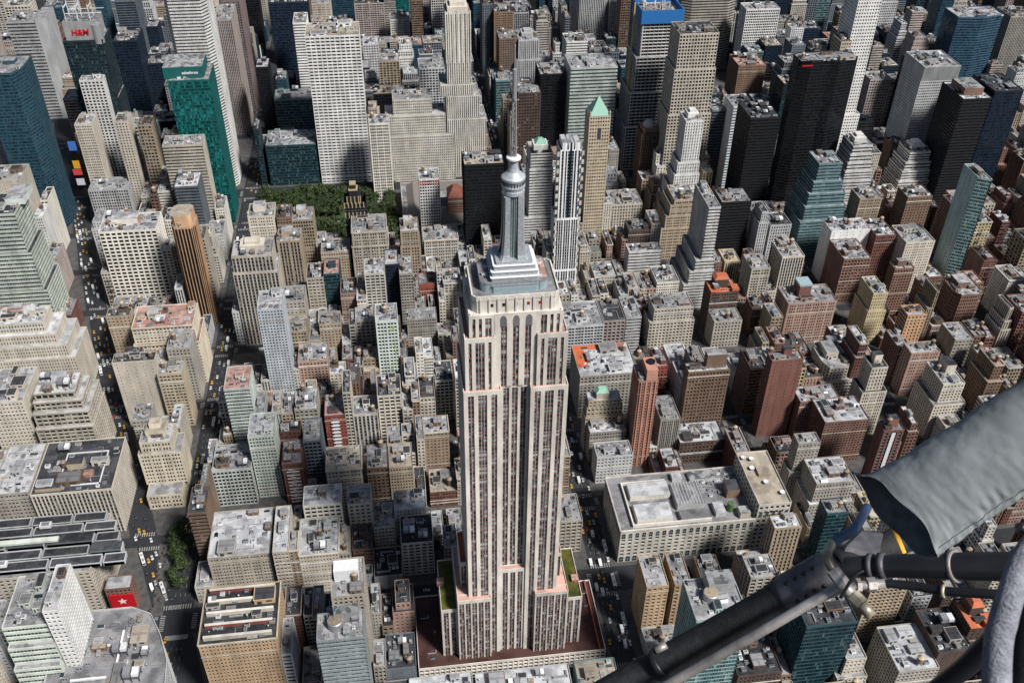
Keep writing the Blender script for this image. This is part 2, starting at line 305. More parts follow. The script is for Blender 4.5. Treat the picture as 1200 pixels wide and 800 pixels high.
def roof_stuff(root, ox, oy, x0, y0, x1, y1, z, wm, rm, rr, dens=1.0, tank=.5, bulk=True):
    """x0.. in world; root at (ox, oy, 0)"""
    W, D = x1 - x0, y1 - y0
    if W < 3.5 or D < 3.5: return []
    feats = []; taken = []
    def place(w, d, tries=14):
        for _ in range(tries):
            if W - w < 1.2 or D - d < 1.2: return None
            x = rr.uniform(x0 + .6, x1 - .6 - w); y = rr.uniform(y0 + .6, y1 - .6 - d)
            if all(x + w < a - .2 or x > c + .2 or y + d < b - .2 or y > e + .2 for a, b, c, e in taken):
                taken.append((x, y, x + w, y + d)); return x + w / 2, y + d / 2
        return None
    nb = 0 if not bulk else (1 if W * D < 260 else rr.choice((1, 2, 2)) if W * D < 900 else 3)
    for i in range(nb):
        w = min(W * .5, rr.uniform(3.2, 4.5 + (W * .22))); d = min(D * .45, rr.uniform(3.2, 4 + D * .2)); h = rr.uniform(2.8, 5.2); p = place(w, d)
        if p:
            t = rr.choice((wm, wm, wall('greige'), wall('brown'), wall('whitegrey')))
            link('bulkhead', bulkhead_mesh('b', t, rr.choice((rm, RM['light'], RM['dark'], RM['grey']))), root, loc=(p[0] - ox, p[1] - oy, z), scl=(w, d, h))
            if tank > 0 and i == 0 and rr.random() < tank * .45 and min(w, d) > 4.2:
                tk = link('water_tank', KIT['water_tank'], root, loc=(p[0] - ox, p[1] - oy, z + h)); link('tank_stand', KIT['tank_stand'], tk); feats.append('tank'); tank = 0
    if rr.random() < tank:
        p = place(4.4, 4.4)
        if p:
            s = rr.uniform(.85, 1.15); tk = link('water_tank', KIT['water_tank'], root, loc=(p[0] - ox, p[1] - oy, z), scl=(s, s, s)); link('tank_stand', KIT['tank_stand'], tk); feats.append('tank')
    n = int(min(16, W * D / 34) * dens * rr.uniform(.6, 1.4)) + 1
    for _ in range(n):
        k = rr.choice(('ac_unit', 'ac_unit', 'air_handler', 'duct', 'skylight', 'vent_pipe', 'vent_pipe', 'ac_unit', 'pipe_run', 'dunnage_unit', 'pipe_run'))
        s = rr.uniform(.8, 1.5) * (1.3 if W * D > 500 else 1); rz = rr.choice((0, 0, math.pi / 2, math.pi)); e = {'duct': (6, 3.2), 'pipe_run': (8, 5), 'dunnage_unit': (5.6, 3.8), 'vent_pipe': (.9, .9), 'skylight': (2.8, 1.8)}.get(k, (2, 1.6)); e = (e[0] * s, e[1] * s)
        if abs(rz - math.pi / 2) < .1: e = (e[1], e[0])
        p = place(e[0] + .3, e[1] + .3, 5)
        if p:
            dx, dy = p[0] - ox, p[1] - oy
            link(k, KIT[k], root, loc=(dx, dy, z), rot=(0, 0, rz), scl=(s, s, s))
            if k == 'skylight': feats.append('skylight')
            if k == 'duct': feats.append('duct')
    for _ in range(int(min(8, 1 + W * D / 85) * dens)):      # low roof walls and raised deck patches
        w = rr.uniform(2.2, 6.5); d = rr.uniform(2.2, 6.5); p = place(min(w, W * .35), min(d, D * .35), 4)
        if p: link('raised_deck', bulkhead_mesh('b', rr.choice((wm, wall('whitegrey'), wall('greige'), wall('slate'), wall('creamwhite'))), rr.choice((RM['dark'], RM['white'], RM['grey'], RM['light'], RM['tan']))), root, loc=(p[0] - ox, p[1] - oy, z), scl=(min(w, W * .35), min(d, D * .35), rr.choice((.5, .8, 1.4, 2.6))))
    if rr.random() < .12 * dens and W * D > 350:
        p = place(5.4, 5.4)
        if p: link('cooling_tower', KIT['cooling_tower'], root, loc=(p[0] - ox, p[1] - oy, z)); feats.append('cooling tower')
    return feats
GL_FOR = dict(teal='teal', navy='navy', black='black', tealdark='tealdark', tealgrey='cool', bluegl='blue', bluedark='blue', aqua='aqua', slate='navy', darkglass='tealdark', glassgrey='grey', whitegreen='cool', palegreen='cool', paleblue='cool', whiteblue2='cool')
REG = []       # every building: (root, screen info) for the labels
def project(x, y, z):
    d = CAMROT.transposed() @ (Vector((x, y, z)) - Vector(CAMLOC))
    if d.z > -1: return (-9999, -9999)
    return (600 + 1132.4 * d.x / -d.z, 400 - 1132.4 * d.y / -d.z)
def building(name, x, y, w, d, h, st, wk, rk, rr, jit=0, belts=0, glass=None, tiers=(), cornice=None, sides=None, clutter=1.0, tank=.5, stepback=None, cat='building', roofhouse=True, bay=None, fh=None, poly=None, sepwin=0, parapet=1.0, trans=None):
    """rectangular (or poly) building standing at (x, y) front-left, w wide, d deep, h high.
    tiers: lower, wider skirts (z, dleft, dright, dfront, dback)"""
    cx, cy = x + w / 2, y + d / 2
    root = thing(name, (cx, cy, 0))
    L = lambda px: [(a - cx, b - cy) for a, b in px]
    wm = wall(wk); gm = G[glass or GL_FOR.get(wk, 'std')]; sm = M['black'] if st == 'pier2' else None
    if st == 'glass': sm = wm
    if st == 'pier': sm = M['spandrel2'] if rr.random() < .6 else wm
    W, Gm, F = MB(), MB(), MB()
    kw = {}
    if jit and st in ('punch', 'pier', 'grid'):
        a = ST[st]; st = (a[0] * rr.uniform(.8, 1.3), a[1] * rr.uniform(.93, 1.12), min(.66, a[2] * rr.uniform(.75, 1.4)), min(.6, a[3] * rr.uniform(.75, 1.3)), *a[4:]); bay = None; kw['grp'] = rr.choice((0, 0, 2, 2, 3))
    if bay: kw['bay'] = bay
    if fh: kw['fh'] = fh
    zt = 0.0
    for (z, dl, dr, df, db) in tiers:
        T_ = MB(); body(W, Gm, L(rect(x - dl, y - df, x + w + dr, y + d + db)), zt, z, st, wm, gm, sm, rf=T_, roofm=RM[rk] if rk in RM else RM['light'], cornice=cornice, sides=sides, parapet=.9, **kw); zt = z; T_.obj('terrace', root)
    pl = poly or rect(x, y, x + w, y + d)
    feats = []
    body(W, Gm, L(pl), zt, h, st, wm, gm, sm, rf=F if rk != 'none' else None, roofm=RM.get(rk), cornice=cornice, sides=sides, parapet=parapet if rk != 'none' else 0, **kw)
    if belts and not poly:
        bm = wall(rr.choice(('creamwhite', 'tanlight', 'whitegrey', 'greige')))
        zs = [rr.choice((7.5, 11)), h - rr.choice((5.5, 9, 12.5))] + ([h * .5] if rr.random() < .3 else [])
        for z in zs:
            t = None
            for (tz, dl, dr, df, db) in tiers:
                if z < tz - 1: t = (dl, dr, df, db); break
            dl, dr, df, db = t or (0, 0, 0, 0); X0_, X1_, Y0_, Y1_ = x - dl - cx, x + w + dr - cx, y - df - cy, y + d + db - cy; o = .28
            W.box(X0_ - o, Y0_ - o, z, X1_ + o, Y0_ + .02, z + .7, bm, True)
    W.obj('facade', root); Gm.obj('glazing', root, kind='stuff'); F.obj('roof', root)
    if rk != 'none' and roofhouse: feats = roof_stuff(root, cx, cy, x + .5, y + .5, x + w - .5, y + d - .5, h, wm, RM[rk], rr, clutter, tank if st not in ('glass', 'band') else tank * .2)
    REG.append(dict(root=root, x=x, y=y, w=w, d=d, h=h, wk=wk, rk=rk, st=st, feats=feats, cat=cat, name=name))
    return root
# ------------------------------------------------------------------ street plan
def bway(y):
    P = [(-150, -175), (0, -225), (60, -246), (130, -274), (207, -300), (287, -325), (517, -395), (689, -445), (930, -520), (1500, -690)]
    for (a, b), (c, d) in zip(P, P[1:]):
        if y <= c: return b + (d - b) * (y - a) / (c - a)
    return -690
AVE = [(-1053, 13), (-779, 13), (-505, 13), (-237, 13), (80, 12), (235, 10), (386, 13), (547, 11), (702, 13), (918, 13), (1147, 13), (1400, 13)]
def sty(n): return -38 - (33 - n) * 80.5 if n <= 33 else 45 + (n - 34) * 80.5
def sth(n): return 15 if n in (34, 42, 57) else 9
def bump(b, l, n, sc, st=.3, d=.05):
    bp = n.new('ShaderNodeBump'); bp.inputs['Strength'].default_value = st; bp.inputs['Distance'].default_value = d
    l.new(noise(n, l, sc, 6), bp.inputs['Height']); l.new(bp.outputs[0], b.inputs['Normal'])
m, n, l, b = newmat('asphalt')
f = mathn(n, l, 'ADD', ramp(n, l, noise(n, l, .05, 6), .7, 1.3, .3, .7), ramp(n, l, noise(n, l, 1.0, 5, sc=(1, .1, 1)), -.25, .25, .35, .65))
l.new(scalecol(n, l, (.020, .022, .027), f), b.inputs['Base Color']); b.inputs['Roughness'].default_value = .8; ASPH = m
m, n, l, b = newmat('pavement')
f = mathn(n, l, 'ADD', ramp(n, l, noise(n, l, .2, 6), .6, 1.2, .3, .7), ramp(n, l, noise(n, l, 2.0, 4), -.15, .15, .35, .65))
l.new(scalecol(n, l, (.085, .083, .082), f), b.inputs['Base Color']); b.inputs['Roughness'].default_value = .9; PAVE = m
g = MB(); g.quad([(-6000, -1500, 0), (6000, -1500, 0), (6000, 9000, 0), (-6000, 9000, 0)], ASPH); g.obj('ground', kind='structure')
BLOCKS = []
for n_ in range(30, 56):
    y0 = sty(n_) + sth(n_); y1 = sty(n_ + 1) - sth(n_ + 1)
    for (xa, ha), (xb, hb) in zip(AVE, AVE[1:]):
        X0, X1 = xa + ha, xb - hb
        p = [project(x, y, 0) for x in (X0, X1) for y in (y0, y1)]
        q = [project(x, y, 120) for x in (X0, X1) for y in (y0, y1)]
        if all(a[0] < -150 for a in p + q) or all(a[0] > 1350 for a in p + q) or all(a[1] > 1250 for a in p + q) or all(a[1] < -30 for a in p + q): continue
        c0, c1 = bway(y0), bway(y1); parts = []
        if X0 < max(c0, c1) + 14 and X1 > min(c0, c1) - 14:
            if min(c0, c1) - 14 > X0 + 8: parts.append([(X0, y0), (min(X1, c0 - 14), y0), (min(X1, c1 - 14), y1), (X0, y1)])
            if max(c0, c1) + 14 < X1 - 4: parts.append([(max(X0, c0 + 14), y0), (X1, y0), (X1, y1), (max(X0, c1 + 14), y1)])
        else: parts.append(rect(X0, y0, X1, y1))
        for pl in parts:
            BLOCKS.append((n_, pl)); g = MB(); cx = sum(a[0] for a in pl) / 4; e = 3.6
            if 44 < y0 < 100 and -260 < cx < -225: continue
            pp = [(a[0] + (e if a[0] > cx else -e), a[1] + (e if i > 1 else -e)) for i, a in enumerate(pl)]
            g.prism(pp, .003, .15, PAVE); g.obj('pavement', kind='structure')
# herald square island
g = MB(); g.prism([(-257, 52), (-249, 52), (-252, 122), (-262, 122)], .003, .16, PAVE); g.obj('pavement', kind='structure')
# painted markings
WP = plain('road_paint', (.27, .27, .26), .8, var=.5)
g = MB()
def strip(x0, y0, x1, y1): g.quad([(x0, y0, .006), (x1, y0, .006), (x1, y1, .006), (x0, y1, .006)], WP)
for ax, h, ya, yb in ((80, 12, -130, 1100), (-237, 13, -100, 1000), (235, 10, -100, 700), (386, 13, 100, 600), (-505, 13, 500, 900)):
    y = ya
    while y < yb:
        if all(abs(y - sty(k)) > sth(k) + 4 for k in range(30, 50)):
            for lx in (-5.2, -1.75, 1.75, 5.2): strip(ax + lx - .09, y, ax + lx + .09, y + 3)
        y += 8
    for k in range(31, 46):
        if ya < sty(k) < yb:
            for sg in (-1, 1):
                yc = sty(k) + sg * (sth(k) - 1.5)
                for i in range(9): strip(ax - 7.6 + i * 1.8, yc - 2, ax - 6.8 + i * 1.8, yc + 2)
                for i in range(5 if sth(k) < 10 else 9):
                    yy = sty(k) - (3.6 if sth(k) < 10 else 7) + i * 1.6; strip(ax + sg * (h - 1.5) - 1.8, yy, ax + sg * (h - 1.5) + 1.8, yy + .7)
for k in range(34, 43):
    for sg in (-1, 1):
        yc = sty(k) + sg * (sth(k) - 1.5); c = bway(yc)
        for i in range(9): strip(c - 7.6 + i * 1.8, yc - 2, c - 6.8 + i * 1.8, yc + 2)
g.obj('road_markings', kind='structure')

# ------------------------------------------------------------------ hand placed buildings (metres: x east, y up the avenues)
H = [
('astor',-556.7,939.9,37.0,45,138.2,124,'band','grey','grey'),
('hm',-421,719,44,38,189,140,'glass','darkglass','mech'),
('hmwing',-410,703.6,26,15,148,200,'grid','white','light'),
('darkslab',-406.1,864.7,29.9,45,134.8,135,'glass','navy','dark'),
('bluegrey',-453.9,1101.4,29.6,45,110.1,45,'glass','slate','dark'),
('boa',-300.0,704.8,47.1,50,237.3,90,'band','white','light'),
('salesforce',-292.8,618.0,43.8,45,177.8,215,'glass','teal','light'),
('w1',-410,646,19.4,28,120,215,'punch','cream','light'),
('slim1',-365,640,14.8,25,124,200,'punch','cream','light'),
('ornate',-341,640,15.8,25,119,200,'punch','tan','dark'),
('w2',-303,575,42,25,123,215,'band','cream','light'),
('blueleft',-481.2,617.9,40.1,50,193.5,190,'glass','bluegl','grey'),
('tl1',-611.4,1101.0,36.2,30,107.8,26,'grid','cream','light'),
('tl2',-272.0,859.5,20.4,60,159.7,190,'pier','pinkgrey','light'),
('tl3',-274.5,940.4,25.5,60,157.2,120,'pier','dusk','dark'),
('navytower',-212.3,946.1,54.2,15.6,151.0,88,'glass','navy','dark'),
('navytower2',-205.7,962.0,24.8,40,113.3,88,'glass','navy','dark'),
('whiteslim',-175.1,864.8,17.6,40,150.0,98,'band','white','light'),
('grace',-148.8,703.7,62.6,45,189.8,208,'bandgrid','white','tan'),
('tealmid',-206.6,807.0,49.6,34.0,70.1,152,'glass','tealgrey','grey'),
('teallow',-212.6,704.4,61.3,45,54.8,214,'glass','tealdark','mech'),
('far1',-172.0,1203.6,30.4,39.9,63.3,26,'punch','cream','light'),
('far2',-145.5,1262.0,41.6,40,50.3,25,'glass','bluegl','dark'),
('far3',-102.3,1181.0,48.3,50,68.5,46,'grid','pinkgrey','dark'),
('far4',-37.6,1261.5,26.2,40,47.0,20,'glass','teal','dark'),
('far5',-46.6,1132.3,31.3,30.7,57.0,48,'punch','white','light'),
('far6',19.1,1112.7,28.1,50,93.8,38,'grid','white','light'),
('mid1',-67.1,861.2,27.6,30,95.1,104,'grid','tan','light'),
('salmonback',-15.9,793.9,33.2,35,110.3,148,'grid','whitegrey','grey'),
('salmon',-53.0,704.6,47.8,30,107.6,198,'punch','creamwhite','light'),
('salmonL',-82.9,649.1,23.9,24.9,103.4,200,'pier','creamwhite','light'),
('fifth500',14.8,703.7,28.8,30,211.9,190,'pier','creamwhite','light'),
('fr1',92,1033.6,13.8,40,109.8,60,'pier','slate','dark'),
('fr3',108.0,1019.8,29.6,40,102.3,75,'punch','brown','dark'),
('fr4',106.8,944.6,27.4,35,89.7,90,'pier','brown','light'),
('deco1',134.4,939.5,30.2,40,88.2,95,'pier','whitegrey','light'),
('black2',131.2,721.1,30.1,39.4,125.6,170,'glass','black','light'),
('darkgrid',101.3,703.7,28.8,30,109.8,175,'punch','darkbrown','grey'),
('banded',166.3,704.5,58.7,45,138.5,168,'band','whitegreen','light'),
('boxback',194.8,887.1,30.2,34.4,102.7,66,'band','white','mech'),
('silver',245,1101.0,58.8,50,103.8,42,'pier','silver','light'),
('vanderbilt',251,705,48,45,200,180,'bandopen','white','mech'),
('metlife',399,1020.9,86.3,35,118.5,105,'band','greige','light'),
('lincoln',273.9,624.4,45.8,40,206.0,170,'punch','tanlight','dark'),
('madison275',264.6,537.2,20.3,25,141.0,265,'pier','white','light'),
('pyramid',146.6,494.5,22.4,22,172.2,275,'punch','ochre','none'),
('fifth425',101.1,407.8,20.6,22,179.9,332,'pier','whiteblue','none'),
('w3',93.6,542.1,24.8,30,109.8,275,'band','white','none'),
('dome',248,648,22,24,75,180,'pier','brown','none'),
('greywhite',347.9,617.1,25.1,35,118.6,200,'band','whiteblue2','mech'),
('dk5',330.6,639.7,17.1,34.3,105.0,165,'glass','slate','light'),
('blackband',338.5,537.2,34.5,45,140.4,235,'band','black','dark'),
('browndome',440.8,859.5,40.4,45,68.9,115,'punch','brown','red'),
('topright1',482.8,972.1,52.2,29.9,109.7,50,'grid','white','light'),
('park101',399,569.5,68.5,28,189.8,240,'glass','black','grey'),
('chanin',464.7,617.1,12.8,25,192.7,180,'punch','ochre','dark'),
('chrysler',477.7,623.8,28.4,35,244.6,155,'punch','white','light'),
('mobil',580.6,624.3,45.9,49.7,155.0,165,'punch','silver','light'),
('bluetower',757.5,859.4,71.4,45,126.4,95,'glass','bluedark','light'),
('third605',587.8,541.6,35.0,50,150.0,225,'band','black','white'),
('zig1',467.4,538.2,23.7,30,100.0,245,'band','white','light'),
('zig2',559,569.1,26.5,30,71.3,235,'band','white','light'),
('brn1',561.3,617.2,19.1,20,58.6,215,'punch','brown','dark'),
('darkedge',628.7,549.0,35.4,50,154.2,200,'glass','navy','dark'),
('hblack',15.5,488.7,42.0,30,127.0,268,'glass','black','tan'),
('edge2',847.1,875.9,39.9,40,120.1,70,'pier','greige','dark'),
('tealstep',399,475.6,26.9,30,113.2,295,'band','tealgrey','light'),
('h2',399,415.0,43.3,23.5,65.2,315,'blank','white','light'),
('h3',399,375.9,29.5,38.8,54.9,338,'punch','brownred','light'),
('h4',443.2,401.8,21.9,35,64.7,310,'punch','brick','light'),
('h5',468.1,384.4,32.1,35,65.2,310,'punch','cream','light'),
('slabwhite',522.8,375.9,11.8,35,139.4,300,'glass','aqua','light'),
('h7',503.0,459.4,28.9,25,75.0,265,'punch','brown','light'),
('h8',458.6,479.0,26.2,25,64.7,262,'punch','tan','light'),
('h9',316.3,312.1,49.8,30,50.0,385,'punch','pinkbrick','light'),
('h10',399,306.4,15.1,30,59.8,385,'punch','yellow','light'),
('h11',411.5,261.6,18.7,15.9,65.2,400,'punch','orange','light'),
('h12',484.3,300.4,28.7,35,54.9,380,'punch','brownred','light'),
('h13',333.1,380.1,23.8,28,59.8,345,'pier','cream','light'),
('h14',438.8,344.9,21.0,13.1,60.3,352,'punch','brownred','tan'),
('l1',248.1,184.8,27.8,12.2,86.4,500,'blank','brick','light'),
('l2',315.9,214.6,25.8,40,48.3,450,'punch','cream','light'),
('l3',337.2,179.2,14.6,17.8,75.0,490,'punch','cream','dark'),
('l4',399,165.3,19.8,31.7,61.9,490,'punch','cream','light'),
('l5',314.4,104.3,17.2,12.2,73.1,580,'pier','brick','light'),
('l6',287.4,145.3,39.2,30.3,47.9,535,'punch','brownred','white'),
('l7',252.2,76.0,31.4,28.1,50.0,590,'punch','greige','white'),
('l8',277.9,175.9,36.4,21.1,45.1,505,'punch','brownred','light'),
('l9',245,104.4,18.3,12.1,66.9,590,'punch','greige','light'),
('l10',399,240.3,11.9,30,42.9,450,'punch','brownred','light'),
('l11',401.0,223.7,28.2,16.3,50.0,450,'punch','pinkbrick','light'),
('bigcream',-418,322,42,26,80,465,'punch','cream','white'),
('cream2',-362,226,32,26,76,535,'grid','cream','white'),
('cream3',-401.5,223.1,31.1,45,72.2,530,'punch','cream','light'),
('blackroof',-350.7,138.7,60.4,58.3,47.9,600,'pier','cream','dark'),
('whiteroofs',-380.9,142.3,28.7,54.7,47.9,610,'punch','greige','white'),
('herald',-273.8,175.7,24.8,21.3,58.8,578,'punch','creambright','light'),
('yel7',-272.6,259.5,21.5,18.0,60.3,478,'punch','ochre','light'),
('dk8',-270.2,295.8,21.2,27.1,59.9,450,'punch','greige','light'),
('blk9',-308.4,264.8,35.6,12.7,72.6,430,'blank','cream','dark'),
('grid10',-209.5,215.3,20.7,30,75.0,512,'band','whitegreen','red'),
('grid11',-218.6,156.2,30.7,30,40.2,592,'grid','whitegreen','light'),
('cg1',-439.7,394.8,40.2,40,150.0,355,'band','palegreen','dark'),
('cg2',-491.9,537.4,49.6,35,111.1,255,'blank','cream','light'),
('e3',-353.5,456.3,56.0,35,90.2,352,'grid','creamwhite','light'),
('orange',-271.7,408.0,22.7,28,118.4,372,'pier2','orange','tan'),
('e5',-292.4,542.9,24.9,35,90.2,265,'band','slate','white'),
('e7',-214.4,375.9,37.7,30,102.2,430,'pier','cream','light'),
('e8',-330.5,344.8,21.3,13.2,65.2,400,'punch','tan','dark'),
('e9',-304.0,323.2,54.3,34.8,65.2,410,'punch','creambright','red'),
('e10',-407.5,621.7,44.5,30,50.0,250,'grid','whitegrey','light'),
('f1',-212.7,490.8,27.2,28,78.5,300,'punch','cream','light'),
('f2',-168.0,491.5,22.2,27.5,71.0,295,'punch','tan','light'),
('f2b',-183.4,491.0,15.0,28.0,75.4,280,'punch','brown','dark'),
('f3',-183.6,465.3,25.3,25.9,61.9,335,'pier','tan','light'),
('f4',-139.5,460.8,30.2,28,47.9,330,'punch','tan','light'),
('radiator',-112.2,493.7,23.2,25,85.8,285,'pier','black','none'),
('f6',-105.4,456.8,36.0,36.6,72.0,325,'punch','tanlight','light'),
('f7',-93.3,384.6,20.0,28,68.0,370,'grid','creamwhite','light'),
('f8',-72.9,399.2,13.5,28,68.0,365,'glass','navy','light'),
('f9',-59.2,385.1,13.4,28,65.2,362,'grid','greige','light'),
('f10',-55.3,461.1,19.6,28,68.0,325,'punch','tan','light'),
('f11',-30.7,537.2,22.5,25,87.1,270,'grid','white','light'),
('f12',2.4,568.9,18.8,25,45.1,262,'punch','brownred','none'),
('f13',-30.3,484.9,37.2,30,40.2,305,'punch','greige','grey'),
('f14',-39.3,412.1,17.6,26.4,29.9,350,'punch','redpaint','light'),
('f15',-15.3,398.1,17.4,28,41.8,365,'punch','greige','light'),
('f16',-152.1,407.7,16.9,28,52.1,365,'punch','tanlight','dark'),
('f17',-134.9,409.2,16.0,28,54.9,360,'glass','tealdark','red'),
('f18',-185.6,295.4,22.1,30,96.3,462,'punch','paleblue','light'),
('f19',-176.1,376.1,23.0,28,46.9,385,'punch','greige','grey'),
('f20',-55.0,340.2,28.8,17.8,42.3,400,'punch','greige','light'),
('f21',-104.2,335.4,18.5,22.6,47.9,410,'punch','greige','light'),
('f22',-83.7,298.7,20.1,28,72.2,435,'grid','whitegreen','light'),
('f23',-138.3,337.7,20.1,20.3,45.1,410,'punch','tan','light'),
('f24',-168.1,329.0,19.0,28,45.1,420,'punch','tan','tan'),
('f26',-118.7,386.9,16.0,28,45.1,362,'punch','pinkbrick','dark'),
('g1',-157.7,295.6,27.2,28,34.8,450,'punch','pinkbrick','light'),
('g2',-155.4,214.5,19.3,28,47.4,508,'punch','greige','white'),
('redslab',-131.4,215.0,17.4,28,37.6,522,'punch','redpaint','light'),
('g4',-107,214.6,21,25,36.3,515,'pier','creamwhite','light'),
('g5',-85.2,218.7,20.4,28,52.1,500,'grid','cream','dark'),
('g6',-128.2,145.3,28.4,28,40.2,585,'punch','cream','tan'),
('g7',-95.6,142.3,17.0,28,42.3,588,'punch','brown','light'),
('g8',-78.0,141.1,19.1,28,42.3,575,'punch','tan','tan'),
('g9',-47.9,176.4,20.6,20.6,44.3,545,'punch','tanbrown','white'),
('g10',-46.7,134.4,22.3,28,16.9,600,'punch','brick','tan'),
('g11',-186.8,162.5,20.6,28,68.0,575,'punch','palegreen','white'),
('g12',-162.7,151.5,16.1,28,45.9,578,'punch','brick','light'),
('g13',-145.9,169.6,14.3,27.4,52.1,560,'grid','slate','light'),
('g14',-166.0,184.7,17.2,12.3,50.6,530,'punch','brick','dark'),
('g15',-34.3,240.7,15.9,28,45.9,475,'grid','creamwhite','dark'),
('g16',-49.0,223.5,13.4,28,42.3,480,'punch','cream','dark'),
('g17',-142.6,95.7,28.4,20.8,54.9,600,'grid','creamwhite','white'),
('g18',-110.0,96.1,17.9,20.4,52.1,605,'punch','cream','white'),
('g19',-75.5,97.7,24.8,18.8,40.2,615,'punch','whitegrey','white'),
('m1',-145.8,59.5,28.8,35.9,41.9,690,'punch','tanlight','white'),
('k5',-211.0,64.8,44.8,45,42.3,660,'punch','tanlight','white'),
('m2',-163.8,59.8,11.5,45,48.0,690,'punch','tanlight','white'),
('m3',-71.7,66.9,24.1,28,36.1,673,'grid','creamwhite','dark'),
('m4',-93.4,56.4,21.2,28,14.0,680,'blank','whitegrey','dark'),
('m4b',-109,59.8,14.5,9.5,13.9,676,'blank','whitegrey','dark'),
('m5',-108.2,70.8,14.6,25.0,29.9,648,'band','brownred','dark'),
('m6',-121.5,-66.3,27.6,19.3,112.4,800,'band','glassgrey','light'),
('m7',-115.3,-24.1,20.7,30,97.9,730,'punch','tanlight','light'),
('m8',-201.1,-29.3,48.7,45,69.5,800,'punch','caramel','dark'),
('r1',93.7,229.1,52.7,45,47.9,460,'punch','greige','white'),
('r2',92.2,185.0,28.0,12.0,58.2,497,'punch','ochre','none'),
('salmonbrick',126.7,161.6,16.2,22,95.1,535,'punch','salmon','light'),
('r4',176.1,184.8,36.3,12.2,81.2,503,'punch','brown','white'),
('r5',92,170.9,31.5,14,34.0,515,'punch','greige','white'),
('r6',93.3,145.0,30.4,18,29.9,560,'punch','whitegrey','light'),
('r7',168.6,159.5,39.9,25.0,24.2,530,'punch','darkbrown','white'),
('r8',164.3,232.7,10.2,25,50.0,460,'punch','redpaint','light'),
('s1',50.0,74.1,17.2,28,36.1,652,'grid','tanlight','grey'),
('s2',95.1,-9.5,15.7,28,56.2,727,'punch','caramel','white'),
('s2b',114.9,-9.8,12,28,56.2,725,'punch','caramel','light'),
('s3',140.8,6.0,16.5,21.5,38.1,690,'blank','brown','dark'),
('s4',171.7,-5.8,20.2,19.9,50.0,700,'grid','greige','light'),
('s5',100.2,-84.8,31.7,30,120.1,800,'glass','aqua','light'),
('s7',138.2,-80.3,29.5,30,50.0,800,'punch','darkbrown','dark'),
('s8',229,16,16,14,85,640,'glass','tealdark','light'),
('s8b',177.0,-76.6,33.9,29.6,90.2,800,'glass','tealdark','dark'),
('s9',192.1,15.4,20.2,12.1,75.0,660,'pier','tan','white'),
('s9b',172.4,14.4,19.5,13.1,40.2,670,'punch','tan','white'),
('s10',211.1,-78.7,13.9,22,52.1,800,'punch','cream','light'),
('s11',273.2,-81.2,24.2,34.2,52.1,800,'blank','darkbrown','dark'),
('s12',245,-87.0,28.0,35,45.1,800,'punch','greige','white'),
('s13',249.0,-29.2,27.3,30,58.3,740,'grid','tan','dark'),
('s14',297.6,-71.6,17.4,24.6,60.3,760,'punch','darkbrown','orange'),
('q3',189.2,456.1,24.5,22,55.5,300,'punch','darkbrown','dark'),
('q3b',182.0,422.7,36.0,15.8,50.0,322,'band','white','light'),
('q4',188.8,536.7,36.2,35,41.4,270,'punch','cream','light'),
('q5',245,483.2,24.4,35,73.8,305,'punch','tan','light'),
('q7',249.4,388.5,12.2,50.0,118.5,350,'band','white','grey'),
('q8',294.6,471.2,33.7,30,75.0,296,'band','black','light'),
('q9',245,336.4,28.7,21.6,51.9,390,'punch','darkbrown','orange'),
('q10',92.2,300.2,37.8,40,50.0,400,'grid','whitegrey','light'),
('q10b',131.7,308.0,20.8,35,47.9,400,'grid','pinkgrey','dark'),
('q10c',154.1,311.0,15.1,35,47.9,400,'band','whitegrey','light'),
('q11',179.9,307.7,38.6,25,58.2,405,'punch','cream','light'),
('q12',201.4,375.6,23.6,30,41.3,350,'punch','creamwhite','light'),
('q13',144.2,410.2,23.8,28.3,29.9,330,'punch','cream','light'),
('q15',245,315.3,28.5,20.8,32.0,400,'punch','greige','light'),
('q16',300.4,375.8,20.1,28,50.4,345,'punch','cream','light'),
('k2',-315.4,-18.8,27.8,40,92,800,'band','palegreen','light'),
('m12',-71,-86,41,38,38,800,'blank','whitegrey','white'),
('m12b',-28,-86,62,38,36,800,'blank','whitegrey','white'),
('m13',38,-86,27,38,37,800,'blank','tealgrey','tan'),
('m11',-86,-29,20,28,22,800,'blank','slate','dark'),
('s6',95,-28.5,26,18,12,760,'blank','whitegrey','white'),
('k2b',-286.5,-22,9,36,108,800,'punch','white','white'),
]
HD = {r[0]: r for r in H}
rr0 = random.Random(6)
# ------------------------------------------------------------------ the great tower on its block
root = thing('skyscraper', (0, 0, 0), 'tall pale limestone tower with stepped top, silver mast and antenna over a dark roofed base', 'skyscraper')
wm = wall('esb'); TW = root
W, Gm = MB(), MB()
body(W, Gm, rect(-64.5, -30, 64.5, 30), 0, 20, 'grid', wm, G['std'], parapet=1.1)
W.obj('base_facade', root); Gm.obj('glazing', root, kind='stuff')
g = MB(); g.quad([(-64.5, -30, 20), (64.5, -30, 20), (64.5, 30, 20), (-64.5, 30, 20)], RM['maroon']); g.obj('base_roof', root)
def strips(L, spec):
    """spec: list of window counts per strip; returns piers and mullions"""
    unit = sum(spec) * 1.62; npier = len(spec) + 1; pw = (L - unit) / npier; s = 0; piers = []; mull = []
    for c in spec:
        piers.append((s, s + pw)); s += pw
        for j in range(1, c): mull.append(s + j * 1.62)
        s += c * 1.62
    piers.append((s, L)); return piers, mull
ESBST = (3, 3.62, .4, .36, 0, .42, .6)
